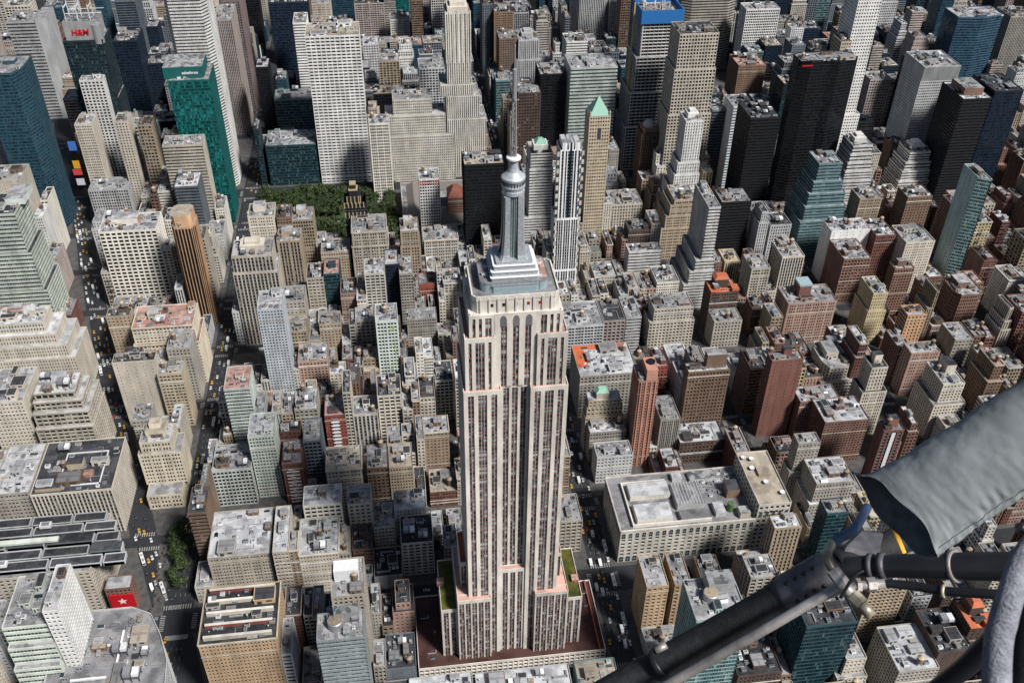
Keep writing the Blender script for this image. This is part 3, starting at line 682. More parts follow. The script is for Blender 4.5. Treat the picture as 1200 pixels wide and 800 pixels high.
def tower_block(W, Gm, x0, y0, x1, y1, z0, z1, S=None, E=None, Wf=None, top=2.2):
    for (A, B, spec) in (((x0, y0), (x1, y0), S), ((x1, y0), (x1, y1), E), ((x0, y1), (x0, y0), Wf)):
        Ln = math.hypot(B[0] - A[0], B[1] - A[1])
        if spec is None: W.quad([(*A, z0), (*B, z0), (*B, z1), (*A, z1)], wm); continue
        pi_, mu = strips(Ln, spec)
        facade(W, Gm, A, B, z0, z1, ESBST, wm, G['esb'], M['spandrel'], top=top, piers=pi_, mull=mu)
    W.quad([(x1, y1, z0), (x0, y1, z0), (x0, y1, z1), (x1, y1, z1)], wm)
def cap(F, x0, y0, x1, y1, z, mat, Wp, par=.9):
    F.quad([(x0, y0, z), (x1, y0, z), (x1, y1, z), (x0, y1, z)], mat)
    if par:
        for a in ((x0, y0, x1, y0 + .4), (x0, y1 - .4, x1, y1), (x0, y0 + .4, x0 + .4, y1 - .4), (x1 - .4, y0 + .4, x1, y1 - .4)): Wp.box(a[0], a[1], z - .02, a[2], a[3], z + par, wm)
def tower_part(name, boxes, roofs):
    W, Gm, F = MB(), MB(), MB()
    for bx_ in boxes: tower_block(W, Gm, *bx_)
    for r in roofs: cap(F, *r[:5], RM[r[5]], W, r[6] if len(r) > 6 else .9)
    o = W.obj(name, root); Gm.obj('glazing', o, kind='stuff'); F.obj('terrace', o)
for s in (-1, 1):
    X = lambda a, b: (min(s * a, s * b), max(s * a, s * b))
    a = X(36.3, 47); tower_part('side_wing', [(a[0], -21, a[1], 21, 20, 69, (2, 2), (2, 3, 3, 3, 3, 2), (2, 3, 3, 3, 3, 2))], [(a[0], -21, a[1], 21, 69, 'grass')])
    a = X(14.4, 36.3); tower_part('front_wing', [(a[0], -25.2, a[1], -20.2, 20, 82, (2, 2, 2, 2, 2), (1,), (1,)), (X(28.7, 36.3)[0], -20.2, X(28.7, 36.3)[1], 21, 20, 82, None, (2, 3, 3, 3, 2), (2, 3, 3, 3, 2))],
        [(a[0], -25.2, a[1], -20.2, 82, 'pink'), (X(28.7, 36.3)[0], -20.2, X(28.7, 36.3)[1], 21, 82, 'pink')])
    a = X(28.7, 33); tower_part('side_bay', [(a[0], -12, a[1], 14, 82, 104, (2,), (2, 3, 2), (2, 3, 2))], [(a[0], -12, a[1], 14, 104, 'orange')])
    a = X(8, 28.7)
    tower_part('shaft_block', [(a[0], -22, a[1], 22, 20, 255.5, (2, 3, 2) if s < 0 else (2, 3, 2), (2, 3, 2, 3, 2, 3, 2), (2, 3, 2, 3, 2, 3, 2))], [(a[0], -22, a[1], 22, 255.5, 'pink')])
    a = X(11.2, 27.3); tower_part('upper_block', [(a[0], -20, a[1], 20, 255.5, 290, (1, 3, 1), (2, 2, 3, 2, 2), (2, 2, 3, 2, 2))], [(a[0], -20, a[1], 20, 290, 'red')])
W, Gm, F = MB(), MB(), MB()
tower_block(W, Gm, -8, -21, 8, -17.2, 20, 104, (2, 2, 2)); cap(F, -8, -21, 8, -17.2, 104, RM['pink'], W)
tower_block(W, Gm, -8, -17.2, 8, 17, 104, 255.5, (2, 2, 2)); tower_block(W, Gm, -11.2, -18.2, 11.2, 18, 255.5, 300, (2, 2, 2)); 
# stepped limestone crown with tall bays between buttresses
tower_block(W, Gm, -24.6, -18, -11.2, 18, 290, 304, (1, 1, 2), (2, 2, 2), (1, 2, 3, 2, 1)); tower_block(W, Gm, 11.2, -18, 24.6, 18, 290, 304, (2, 1, 1), (1, 2, 3, 2, 1), (2, 2, 2))
tower_block(W, Gm, -11.2, -18.2, 11.2, 18, 300, 304)
W.quad([(-24.6, -18, 304), (24.6, -18, 304), (24.6, 18, 304), (-24.6, 18, 304)], wm)
def cham(hx, hy, c): return [(-hx + c, -hy), (hx - c, -hy), (hx, -hy + c), (hx, hy - c), (hx - c, hy), (-hx + c, hy), (-hx, hy - c), (-hx, -hy + c)]
W.prism(cham(22.4, 16, 2.2), 304, 313.2, wm, RM['grey']); 
for i in range(-4, 5): W.box(i * 4.6 - .45, -16.7, 300, i * 4.6 + .45, -15.9, 313.0, wm); W.box(22.3, i * 3.1 - .4, 300, 22.9, i * 3.1 + .4, 313, wm); W.box(-22.9, i * 3.1 - .4, 300, -22.3, i * 3.1 + .4, 313, wm)
for a in cham(22.6, 16.2, 2.2): pass
pl = cham(22.7, 16.3, 2.2)
for i in range(8):
    A, B = pl[i], pl[(i + 1) % 8]; L_ = math.hypot(B[0] - A[0], B[1] - A[1]); ix, iy = -(B[1] - A[1]) / L_, (B[0] - A[0]) / L_
    a2, b2 = (A[0] + ix * .7, A[1] + iy * .7), (B[0] + ix * .7, B[1] + iy * .7); z = 314.3
    W.quad([(*A, 311.6), (*B, 311.6), (*B, z), (*A, z)], wm); W.quad([(*A, z), (*B, z), (*b2, z), (*a2, z)], wm); W.quad([(*b2, 313.2), (*a2, 313.2), (*a2, z), (*b2, z)], wm)
o = W.obj('shaft_centre', root); Gm.obj('glazing', o, kind='stuff'); F.obj('terrace', o)
for x in (-12.4, -6.4, 0, 6.4, 12.4):                       # small square windows under the deck and the three arched bay heads
    g = MB(); g.box(x - .75, -16.06, 307.4, x + .75, -16.01, 309.4, G['red'] if x > 3 else M['black']); g.box(x - .9, -16.16, 307.2, x + .9, -16.02, 307.4, wm); g.obj('window', root)
for k_ in range(16):                        # orange panels scattered in the upper windows
    x = rr0.choice((-7.9, -5.7, -1.1, 1.1, 5.6, 7.8)); z = 258 + 3.62 * rr0.randint(1, 10); g = MB(); g.box(x - .62, -17.72, z, x + .62, -17.66, z + 1.7, M['terracotta']); g.obj('orange_panel', root)
for x in (-6.7, 0, 6.7):
    g = MB(); pts = [(x - 1.75, 296), (x + 1.75, 296), (x + 1.75, 300.2)] + [(x + 1.75 * math.cos(t), 300.2 + 2.9 * math.sin(t)) for t in (R(22), R(45), R(68), R(90), R(112), R(135), R(158))] + [(x - 1.75, 300.2)]
    g.quad([(p[0], -18.32, p[1]) for p in pts], M['spandrel2'])
    for k in range(len(pts)):
        p, q = pts[k], pts[(k + 1) % len(pts)]; g.quad([(p[0], -18.32, p[1]), (p[0], -18.16, p[1]), (q[0], -18.16, q[1]), (q[0], -18.32, q[1])], M['mull'])
    g.obj('arched_window', root)
# observatory, mast, antenna
def rr_poly(hx, hy, r, seg=4):
    o = []
    for cx, cy, a0 in ((hx - r, -hy + r, -90), (hx - r, hy - r, 0), (-hx + r, hy - r, 90), (-hx + r, -hy + r, 180)):
        for i in range(seg + 1): a = R(a0 + 90 * i / seg); o.append((cx + r * math.cos(a), cy + r * math.sin(a)))
    return o
g = MB(); g.prism(rr_poly(17.6, 11.5, 4), 313.2, 318.6, M['silverglass'], RM['mech']); g.prism(rr_poly(17.9, 11.8, 4), 318.6, 319.2, M['silver'], RM['grey'], bottom=True)
for i in range(-8, 9): g.box(i * 1.6 - .08, -11.75, 313.3, i * 1.6 + .08, -11.5, 318.5, M['silver'])
g.prism(rr_poly(11.8, 12.6, 1), 313.2, 317.6, M['silverglass'], M['silver']); g.box(-12, -12.8, 317.6, 12, -10, 318.1, M['silver'], True)
dk = g.obj('observation_deck', root)
for i in range(14): link(rr0.choice(('ac_unit', 'vent_pipe', 'air_handler')), KIT[rr0.choice(('ac_unit', 'vent_pipe', 'air_handler'))], dk, loc=(rr0.choice((-1, 1)) * rr0.uniform(13.2, 16.5), rr0.uniform(-8, 9), 319.2))
g = MB(); g.quad([(12.6, -9, 319.24), (17, -9, 319.24), (17, 9, 319.24), (12.6, 9, 319.24)], RM['pink']); g.obj('terrace', dk)
g = MB(); g.prism(rr_poly(12.4, 11.4, 1), 319.2, 321.8, M['silver']); g.prism(rr_poly(12.0, 10.3, .8), 321.8, 324.6, M['silver']); g.prism(rr_poly(10.8, 9.2, .6), 324.6, 327.4, M['silver']); g.prism(rr_poly(9.4, 8.2, .6), 327.4, 329, M['silver'])
for z, hx, hy in ((321.6, 12.7, 11.7), (324.4, 12.3, 10.6), (327.2, 11.1, 9.5)): g.prism(rr_poly(hx, hy, 1), z, z + .35, M['white'], bottom=True)
g.obj('mast_base', root)
g = MB()
g.prism([(4.3 * math.cos(R(a)), 4.3 * math.sin(R(a))) for a in range(22, 382, 45)], 329, 367, M['greenglass'], M['silver'])
for a in range(0, 360, 15):
    ca, sa = math.cos(R(a)), math.sin(R(a)); r = 4.25; g.prism([(r * ca + .16 * x, r * sa + .16 * y) for x, y in ((-1, -1), (1, -1), (1, 1), (-1, 1))], 329, 366.5, M['silver'])
g.obj('mast_shaft', root)
for sx, sy in ((-1, -1), (1, -1), (1, 1), (-1, 1)):          # four winged buttresses, flaring at the foot
    g = MB(); prof = [(8.2, 329), (7.0, 331.5), (6.4, 336), (6.0, 342), (5.7, 352), (5.6, 364)]
    for (ra, za), (rb, zb) in zip(prof, prof[1:]):
        def P(r, t, z): return (sx * (r * .72 + t), sy * (r * .72), z)
        for t0, t1 in ((0, 0),):
            A = [(sx * 1.9, sy * ra * .86, za), (sx * ra * .78, sy * ra * .86, za), (sx * ra * .9, sy * ra * .70, za), (sx * ra * .9, sy * 2.2, za)]
            B = [(sx * 1.9, sy * rb * .86, zb), (sx * rb * .78, sy * rb * .86, zb), (sx * rb * .9, sy * rb * .70, zb), (sx * rb * .9, sy * 2.2, zb)]
            for k in range(3):
                q = [A[k], A[k + 1], B[k + 1], B[k]]
                g.quad(q if sx * sy < 0 else q[::-1], M['silver'])
            g.quad([A[0], B[0], (sx * 1.9, sy * 3.5, zb), (sx * 1.9, sy * 3.5, za)], M['mull'])
    t = prof[-1][0]; g.quad([(sx * 1.9, sy * t * .86, 364), (sx * t * .78, sy * t * .86, 364), (sx * t * .9, sy * t * .70, 364), (sx * t * .9, sy * 2.2, 364), (0, 0, 364)], M['silver'])
    g.obj('mast_buttress', root)
g = MB(); g.lathe([(4.9, 364), (5.6, 364.6), (5.6, 366.4), (5.3, 366.5), (5.3, 368.2), (5.9, 368.4), (5.9, 369.2), (5.3, 369.3), (5.3, 371.6), (5.9, 372), (6.0, 373.2), (5.4, 373.8), (4.6, 374.4), (3.0, 376.0), (2.4, 378), (2.2, 382.4)], M['silver'], 28); dr = g.obj('mast_dome', root, smooth=False)
g = MB()
for i in range(24):
    a = 2 * math.pi * i / 24; g.box(5.36 * math.cos(a) - .3, 5.36 * math.sin(a) - .3, 369.6, 5.36 * math.cos(a) + .3, 5.36 * math.sin(a) + .3, 371.3, M['dark'])
g.obj('dome_window_ring', dr)
g = MB(); g.lathe([(2.0, 382.2), (3.6, 382.6), (3.6, 383.4), (3.4, 383.6), (1.7, 383.9)], M['white'], 20); g.obj('antenna_ring', root)
g = MB()                                                    # lattice antenna
lev = [383.6 + i * 2.6 for i in range(12)]
for z0, z1 in zip(lev, lev[1:]):
    r0 = 1.6 - (z0 - 383) * .018; r1 = 1.6 - (z1 - 383) * .018
    for k in range(4):
        a, b = R(45 + 90 * k), R(135 + 90 * k)
        pa, pb, pc, pd = ((r0 * math.cos(a), r0 * math.sin(a), z0), (r0 * math.cos(b), r0 * math.sin(b), z0), (r1 * math.cos(a), r1 * math.sin(a), z1), (r1 * math.cos(b), r1 * math.sin(b), z1))
        for p, q, th in ((pa, pc, .26), (pa, pd, .12), (pb, pc, .12), (pc, pd, .14)):
            g.quad([(p[0] - th, p[1], p[2]), (p[0] + th, p[1], p[2]), (q[0] + th, q[1], q[2]), (q[0] - th, q[1], q[2])], M['mull'])
            g.quad([(p[0], p[1] - th, p[2]), (p[0], p[1] + th, p[2]), (q[0], q[1] + th, q[2]), (q[0], q[1] - th, q[2])], M['mull'])
g.lathe([(.8, 383.5), (.8, 412)], M['dark'], 8); g.lathe([(1.1, 412), (1.05, 427), (.6, 427.2)], M['metal'], 10); g.lathe([(.4, 427), (.3, 438), (.12, 438.2), (.08, 443)], M['metal'], 8)
for z_ in (388, 398, 412): g.box(-2.2, -.2, z_, 2.2, .2, z_ + .5, M['metal'], True); g.box(-.2, -2.2, z_ + 1, .2, 2.2, z_ + 1.5, M['metal'], True)
g.obj('antenna', root)
for s in (-1, 1):
    g = MB(); g.lathe([(.5, 0), (.5, .8), (.2, 1.2)], M['white'], 10)
    for y_ in (-19.2,): o = link('floodlight', g.mesh('floodlight'), root, loc=(s * 26.5, y_, 290)); link('floodlight', o.data, root, loc=(s * 23.6, -17.3, 304)); link('floodlight', o.data, root, loc=(s * 15, y_, 290))
rr = random.Random(3)
for (a, b_, c, d_) in ((-63, -29, -48, 29), (48.5, -29, 63, 29)):
    for _ in range(4):
        g_ = rr.choice(('ac_unit', 'duct', 'vent_pipe', 'skylight')); link(g_, KIT[g_], root, loc=(rr.uniform(a + 3, c - 3), rr.uniform(b_ + 4, d_ - 4), 20))
for x, y in ((-46, 2), (44.5, -6)): link('bulkhead', bulkhead_mesh('b', wall('salmon'), RM['pink']), root, loc=(x, y, 69), scl=(4.5, 5, 2.6))
g = MB(); g.box(60, -29.6, 21.1, 61, 29, 22.2, wall('redpaint')); g.obj('red_awning', root)
FOOT = [(-64.5, -30, 64.5, 30)]
VB = [(485, 715, -30, 785), (715, 925, 58, 655), (300, 475, 537, 276), (135, 225, 52, 735), (470, 545, 537, 262)]
for r in H:
    id_, x, y, w, d, h, vb = r[:7]; a = project(x, y, h)[0]; b = project(x + w, y, h)[0]; b0 = project(x, y, 0)[0]; b1 = project(x + w, y, 0)[0]
    t = max(0, min(1, (vb - project(x, y, h)[1]) / max(1, project(x, y, 0)[1] - project(x, y, h)[1]))); VB.append((min(a, a + (b0 - a) * t), max(b, b + (b1 - b) * t), y, vb)); FOOT.append((x, y, x + w, y + d))

# ------------------------------------------------------------------ the hand placed buildings
def lettering(c):
    t_ = bpy.data.objects.new('tmp', c); COL.objects.link(t_); bpy.context.view_layer.update(); me = bpy.data.meshes.new_from_object(t_.evaluated_get(bpy.context.evaluated_depsgraph_get())); bpy.data.objects.remove(t_)
    return bpy.data.objects.new('sign_lettering', me)
KIND = dict(astor='office_slab', grace='office_slab')
CAT = {}
TIERS = {   # lower skirts: z, left, right, front, back
 'salmon': [(62, 22, 26, 6, 0), (88, 10, 16, 3, 0)], 'fifth500': [(80, 2, 18, 0, 8), (110, 2, 10, 0, 6), (125, 9, 2, 0, 4)], 'zig1': [(30, 10, 10, 9, 2), (45, 8, 8, 7, 2), (58, 6, 6, 5.5, 0), (70, 4.5, 4.5, 4, 0), (80, 3, 3, 2.6, 0), (90, 1.5, 1.5, 1.3, 0)],
 'zig2': [(26, 13, 13, 12, 2), (38, 10, 10, 9, 0), (50, 7, 7, 6, 0), (60, 4, 4, 3, 0), (70, 2, 2, 1.5, 0)], 'tealstep': [(50, 14, 12, 14, 3), (66, 10, 10, 10, 0), (80, 7, 8, 6, 0), (93, 3, 4, 3, 0)], 'madison275': [(45, 14, 6, 10, 4), (62, 11, 4, 7, 2), (78, 7, 2, 4, 0), (92, 4, 1, 2, 0)],
 'vanderbilt': [(60, 12, 10, 6, 4), (105, 9, 7, 4, 2), (150, 5, 4, 2, 0)], 'bigcream': [(48, 10, 22, 12, 8), (60, 7, 17, 9, 6), (70, 4, 9, 5, 3)], 'cream2': [(46, 4, 10, 10, 8), (60, 3, 9, 7, 8), (69, 1.5, 5, 3, 4)], 'herald': [(15, 1, 2, 16, 0), (48, 3, 6, 2, 0), (60, 1.5, 3, 1, 0)], 'q5': [(40, 12, 1, 2, 0), (55, 8, 1, 1, 0), (68, 4, 0, 0, 0)],
 'q7': [(30, 16, 4, 4, 0), (45, 11, 3, 2, 0), (58, 6, 2, 1, 0)], 'e9': [(48, 1, 3, 3, 0)], 'lincoln': [(110, 4, 3, 3, 0), (165, 2, 1.5, 1.5, 0)], 'f6': [(56, 1, 1, 1.5, 0)], 'w3': [(30, 8, 3, 3, 2), (90, 1, 1, 1, 0)], 'fifth425': [(45, 4, 1, 3, 4), (105, 2.2, .8, 1.5, 2)],
 'radiator': [(60, 0, 2, 2, 0), (74, -2, 0, 1, -2)], 'chrysler': [(100, 4, 5, 3, 2)], 'chanin': [(110, 4, 4, 3, 0)], 'l4': [(42, 5, 5, 4, 0)], 'l3': [(50, 4, 4, 3, 0)], 'l2': [(34, 3, 3, 3, 0)], 'cg1': [(70, 0, 8, 6, 0), (110, 0, 4, 3, 0)], 'k2': [(60, 0, 0, 8, 0), (76, 0, 0, 4, 0)], 'deco1': [(60, 3, 3, 3, 0)],
 'e7': [(85, 1, 3, 2, 0)], 'r2': [(40, 2, 3, 1, 0), (50, 1, 2, 0, 0)], 'h10': [(40, 2, 2, 2, 0)], 's10': [(36, 4, 3, 3, 0)], 'grace': [(9, 0, 0, .6, 0)], 'q11': [(44, 4, 2, 2, 0)], 'f10': [(50, 1, 1, 1, 0)], 'hm': [(120, 2, 2, 1, 0)], 'l7': [(30, 3, 3, 3, 0)], 'l9': [(38, 3, 2, 2, 0)],
}
STYLEKW = {'grace': dict(bay=5.6, fh=3.95), 'metlife': dict(fh=4.2), 'banded': dict(fh=4.6), 'astor': dict(fh=4.6), 'orange': dict(bay=3.0), 'salmonbrick': dict(bay=2.4, fh=3.0), 'g4': dict(bay=3.4), 'f18': dict(bay=2.6, fh=3.2), 'l6': dict(fh=3.0), 's2': dict(bay=3.6), 'e3': dict(bay=5.5, fh=4.2), 'cg1': dict(fh=4.4), 'k2': dict(fh=5), 'f11': dict(bay=2.8)}
SIDES = {'banded': 'blank', 'cg1': 'band', 'grace': 'blank', 'greywhite': 'blank', 'slabwhite': 'blank', 'h2': 'blank', 'l5': 'blank', 'h3': 'blank', 'r4': 'blank', 'k2': 'blank', 'k2b': 'punch', 'q3b': 'band', 'redslab': 'blank', 'blk9': 'blank', 'm6': 'blank', 'm7': 'punch', 'l1': 'band', 'q7': 'grid', 'h11': 'band'}
HL = {
'grace':'tall white travertine slab with a tight grid of dark windows, behind the wooded park',
'salesforce':'teal green glass tower carrying a white lettered sign near its roof',
'hm':'dark glass tower with white roof trusses and a red lettered sign',
'hmwing':'white stone tower with a grid of square dark windows, attached below the red sign tower',
'boa':'very tall white banded tower rising behind the teal glass tower',
'orange':'slender orange tower with dark vertical window strips',
'herald':'warm cream stepped tower on the narrow block where the two streets meet',
'radiator':'black tower with gilded crown standing in front of the wooded park',
'f11':'narrow white gridded tower with a row of red panels under its roof',
'hblack':'black glass slab with pale roof beside the silver mast',
'fifth500':'very tall slender cream art deco tower with stepped wings',
'fifth425':'slim white tower with blue balconies and a finned crown',
'pyramid':'tan stone tower topped by a green copper pyramid',
'vanderbilt':'unfinished dark tower under construction with blue safety netting at the top',
'metlife':'wide pale tower with fine horizontal bands behind the unfinished one',
'lincoln':'big tan stone tower next to the tower under construction',
'park101':'huge faceted black glass tower with a small red sign',
'chrysler':'tall white gridded tower rising behind the big black one',
'chanin':'narrow ochre tower squeezed against the big black one',
'mobil':'broad silver metal clad tower with a ribbed top band',
'third605':'black banded tower with a maroon penthouse on its roof',
'tealstep':'teal glass ziggurat with stepped terraces',
'slabwhite':'thin slab, aqua glass on one side and blank white on the other',
'redslab':'narrow bright red brick building with a pale fire escape down its front',
'f22':'white and green block speckled with lime panels on its front',
'f18':'pale blue white slab tower with small punched windows',
'f8':'narrow navy glass slab squeezed between two pale lofts',
'f14':'small bright red building with an arched gable front',
'f12':'old stone building with a red hipped roof beside the black slab',
'salmonbrick':'slender salmon coloured brick tower with a round tank on top',
'r4':'big brown brick block with penthouse and rows of paired windows',
'r2':'ochre stepped building topped by a small green roofed house',
's5':'aqua glass tower with a round tank, partly behind the black skid tube',
'm6':'grey glass tower with a round tank and plant room on its white roof',
'm7':'slim light tan tower topped by a white penthouse, behind the grey glass tower',
'm8':'caramel brick building with stone cornice and dark roof across from the plaza',
'madison275':'white stepped tower with strong vertical stripes near the ochre block',
'dome':'brown stone building with a round pale dome',
'q9':'dark brown building with terracotta orange roofs and roof house',
'l1':'blank dark red brick slab with balconies on its side',
'l5':'dark red brick tower with a stripe of white balconies down its front',
'h9':'pair of pink brick wings with a brick and glass penthouse between',
'zig1':'white banded ziggurat nearest the big black tower',
'zig2':'white banded ziggurat nearest the silver tower',
'banded':'slab with white and green horizontal bands and white roof',
'e3':'wide pale cream block with large square window grid',
'cg1':'pale green banded office tower with a dark roof, beside the slanting broad street',
'blackroof':'cream building with a black roof framed by a white parapet, along the broad street',
'm11':'low dark building with two rows of round roof fans',
'g12':'red brick building with zigzag metal stairs on its front',
'g10':'low red brick building with tan roof beside the great tower',
'astor':'grey slab with strong horizontal ribs and a blank side core',
'k2':'green and white banded hotel tower with a blank white flank',
'blueleft':'blue glass tower with grey roof at the far edge by the squares',

}
OCT = [(.16, 0), (.84, 0), (1, .26), (1, .74), (.84, 1), (.16, 1), (0, .74), (0, .26)]
POLY = {'park101': [(.0, .34), (.20, .10), (.52, .12), (.66, .0), (1, .22), (1, .8), (.8, 1), (.1, 1), (0, .85)], 'metlife': OCT, 'silver': OCT, 'boa': [(0, .2), (.12, 0), (.86, 0), (1, .22), (1, 1), (0, 1)], 'h12': OCT, 'l2': OCT, 'bluetower': [(0, .1), (.5, 0), (1, .2), (1, 1), (0, 1)], 'slabwhite': [(0, .2), (1, 0), (1, 1), (0, 1)], 'orange': OCT, 'blueleft': [(0, 0), (.8, 0), (1, .4), (1, 1), (0, 1)]}
CORN = {'f6', 'm8', 'f15', 'g6', 'm1', 'cream2', 'e9', 'g9', 'f13'}
for r in H:
    id_, x, y, w, d, h, vb, st, wk, rk = r[:10]
    rr = random.Random(id_)
    poly = [(x + w * a, y + d * b_) for a, b_ in POLY[id_]] if id_ in POLY else None
    tiers = [t for t in TIERS.get(id_, []) if t[0] < h - 3]
    nm = 'skyscraper' if h > 118 else 'tower_block' if h > 60 else 'office_building' if wk not in ('brick', 'brownred', 'pinkbrick', 'yellow') else 'apartment_building'
    root = building(nm, x, y, w, d, h, st, wk, rk, rr, tiers=tiers, poly=poly, cornice=wall('tanlight') if id_ in CORN else None, sides=SIDES.get(id_), clutter=1.2, tank=.4 if h < 100 else .1, cat=nm.replace('_', ' '), jit=0 if id_ in STYLEKW else 1, belts=1 if st == 'punch' and h < 100 else 0, glass='black' if id_ in ('grace', 'hmwing', 'e3', 'f11', 'salmonbrick', 'orange', 'vanderbilt', 'grid11', 'metlife') else None, **STYLEKW.get(id_, {}))
    REG[-1]['id'] = id_
    cx, cy = x + w / 2, y + d / 2
    if id_ in HL: root['label'] = HL[id_]
    ro = root
    def add(mb, name, kind=None): return mb.obj(name, ro, kind=kind)
    if id_ == 'pyramid':
        g = MB(); g.prism(rect(-w / 2 + .5, -d / 2 + .5, w / 2 - .5, d / 2 - .5), h, h + 17, M['green'], scale=.06); add(g, 'green_pyramid_roof')
        for s in (-1, 1):
            g = MB(); g.lathe([(1, h), (1, h + 4), (.1, h + 6)], wall('ochre'), 8, s * (w / 2 - 1), -d / 2 + 1); add(g, 'corner_pinnacle')
        g = MB(); pts = [(-2, h - 26), (2, h - 26), (2, h - 16), (1.4, h - 14), (0, h - 13), (-1.4, h - 14), (-2, h - 16)]; g.quad([(p[0], -d / 2 - .06, p[1]) for p in pts], M['dark']); add(g, 'arched_window')
    if id_ == 'fifth425':
        for s in (-1, 0, 1):
            g = MB(); g.box(s * w * .3 - w * .11, -d / 2, h, s * w * .3 + w * .11, d / 2 - 3, h + 7, wall('whiteblue'), top=RM['light']); g.box(s * w * .3 - w * .04, -d / 2 - .4, 40, s * w * .3 + w * .04, -d / 2 - .05, h + 7.3, G['blue'] if s == 0 else M['white']); add(g, 'crown_fin')
        for z in range(12, int(h), 9):
            for s in (-1, 1):
                g = MB(); g.box(s * (w / 2 + (1.2 if s > 0 else 2.2)) - 1.2, -d / 2 - 1.6, z, s * (w / 2 + (1.2 if s > 0 else 2.2)) + 1.2, -d / 2 + 2, z + 5, wall('cream'), top=G['blue']); add(g, 'balcony')
    if id_ == 'w3':
        g = MB(); g.prism(rect(-8, -8, 8, 8), h, h + 6, wall('white')); g.prism(rect(-6.5, -6.5, 6.5, 6.5), h + 6, h + 11, M['green'], scale=.35); add(g, 'green_hipped_roof')
    if id_ == 'dome':
        g = MB(); g.prism(rect(-w / 2 + 2, -d / 2 + 2, w / 2 - 2, d / 2 - 2), h, h + 5, wall('brown')); g.lathe([(7.4, h + 5), (7.2, h + 8), (6, h + 10.5), (3.6, h + 12.5), (.3, h + 13.4)], M['brownlight'], 20); add(g, 'stone_dome')
    if id_ == 'browndome':
        g = MB(); g.lathe([(5, h), (5, h + 5), (3.6, h + 8), (.3, h + 9.4)], M['metal'], 16, 6, 0); add(g, 'dome')
    if id_ == 'vanderbilt':
        g = MB()
        for (xx, yy, ww, dd) in ((-w / 2 - 2, -d / 2 - 2, w + 4, 1.2), (-w / 2 - 2, d / 2 + .8, w + 4, 1.2), (-w / 2 - 2, -d / 2 - .8, 1.2, d + 1.6), (w / 2 + .8, -d / 2 - .8, 1.2, d + 1.6)): g.box(xx, yy, h - 9, xx + ww, yy + dd, h + 7, M['blue'], True)
        add(g, 'blue_safety_net')
        for i in range(14):
            g = MB(); xx = rr.uniform(-w / 2 + 2, w / 2 - 4); yy = rr.uniform(-d / 2 + 2, d / 2 - 4); g.box(xx, yy, h, xx + .7, yy + .7, h + 8.5, M['white']); g.box(xx - 3, yy, h + 4, xx + 3, yy + .4, h + 4.5, M['redroof']); add(g, 'steel_column')
        for (xx, yy) in ((-w / 2 - 7, -8),):
            g = MB(); g.box(xx - .8, yy - .8, 0, xx + .8, yy + .8, h + 12, plain('hoist_yellow', (.5, .34, .08))); add(g, 'hoist_mast')
    if id_ == 'radiator':
        g = MB(); g.prism(rect(-8, -9, 6, 6), h, h + 6, wall('black')); g.prism(rect(-5.5, -6.5, 3.5, 3.5), h + 6, h + 13, wall('black'))
        for xx in (-8, -4, 0, 4, 6):
            g.box(xx - .5, -9.6, h - 12, xx + .5, -8.9, h + 7.4, M['gold'])
        g.prism(rect(-5.8, -6.8, 3.8, 3.8), h + 12.6, h + 14, M['gold'], bottom=True); g.prism(rect(-4, -5, 2, 2), h + 14, h + 19, wall('black')); g.prism(rect(-4.3, -5.3, 2.3, 2.3), h + 18.5, h + 20, M['gold'], bottom=True)
        for z in (60, 74, h):
            for xx in (-11, -7, -3, 1, 5, 9): g.box(xx - .5, -d / 2 - 1.2, z - 4, xx + .5, -d / 2 - .3, z + 2.2, M['gold'])
        add(g, 'gilded_crown')
    if id_ == 'r2':
        g = MB(); g.prism(rect(-w * .25, -d * .35, w * .12, d * .3), h, h + 6, wall('ochre')); g.prism(rect(-w * .27, -d * .37, w * .14, d * .32), h + 6, h + 9, M['green'], scale=.55); g.quad([(-w / 2, -d / 2, h + .02), (w / 2, -d / 2, h + .02), (w / 2, d / 2, h + .02), (-w / 2, d / 2, h + .02)], RM['light']); add(g, 'green_roof_house')
    if id_ == 'f12':
        g = MB(); g.prism(rect(-w / 2, -d / 2, w / 2, d / 2), h, h + 9, M['redroof'], scale=.3); add(g, 'red_hipped_roof')
    if id_ == 'f14':
        g = MB(); g.quad([(-w / 2, -d / 2 - .3, h), (w / 2, -d / 2 - .3, h), (w / 2, -d / 2 - .3, h + 2)] + [(w / 2 * math.cos(t), -d / 2 - .3, h + 2 + 4 * math.sin(t)) for t in (R(30), R(60), R(90), R(120), R(150))] + [(-w / 2, -d / 2 - .3, h + 2)], wall('redpaint'))
        g.quad([(w / 2, -d / 2 + .3, h), (-w / 2, -d / 2 + .3, h), (-w / 2, -d / 2 + .3, h + 4), (0, -d / 2 + .3, h + 6), (w / 2, -d / 2 + .3, h + 4)], wall('redpaint')); add(g, 'arched_gable')
    if id_ == 'f11':
        g = MB()
        for i in range(9): xx = -w / 2 + 1 + i * (w - 2) / 8; g.box(xx - .45, -d / 2 - .12, h - 7, xx + .45, -d / 2 - .03, h - 1, plain('crown_red', (.38, .06, .05)))
        add(g, 'red_crown_panel')
    if id_ in ('q9', 's14'):
        g = MB(); g.prism(rect(-w * .3, -d * .1, w * .2, d * .4), h, h + 10, wall('darkbrown')); g.prism(rect(-w * .32, -d * .12, w * .22, d * .42), h + 10, h + 13, M['terracotta'], scale=.6); g.box(-w / 2, -d / 2, h + .3, -w / 2 + 5, d * .3, h + 2.2, M['terracotta']); g.box(w / 2 - 7, -d / 2, h + .3, w / 2, -d / 2 + 9, h + 4, M['terracotta']); add(g, 'terracotta_roof_house')
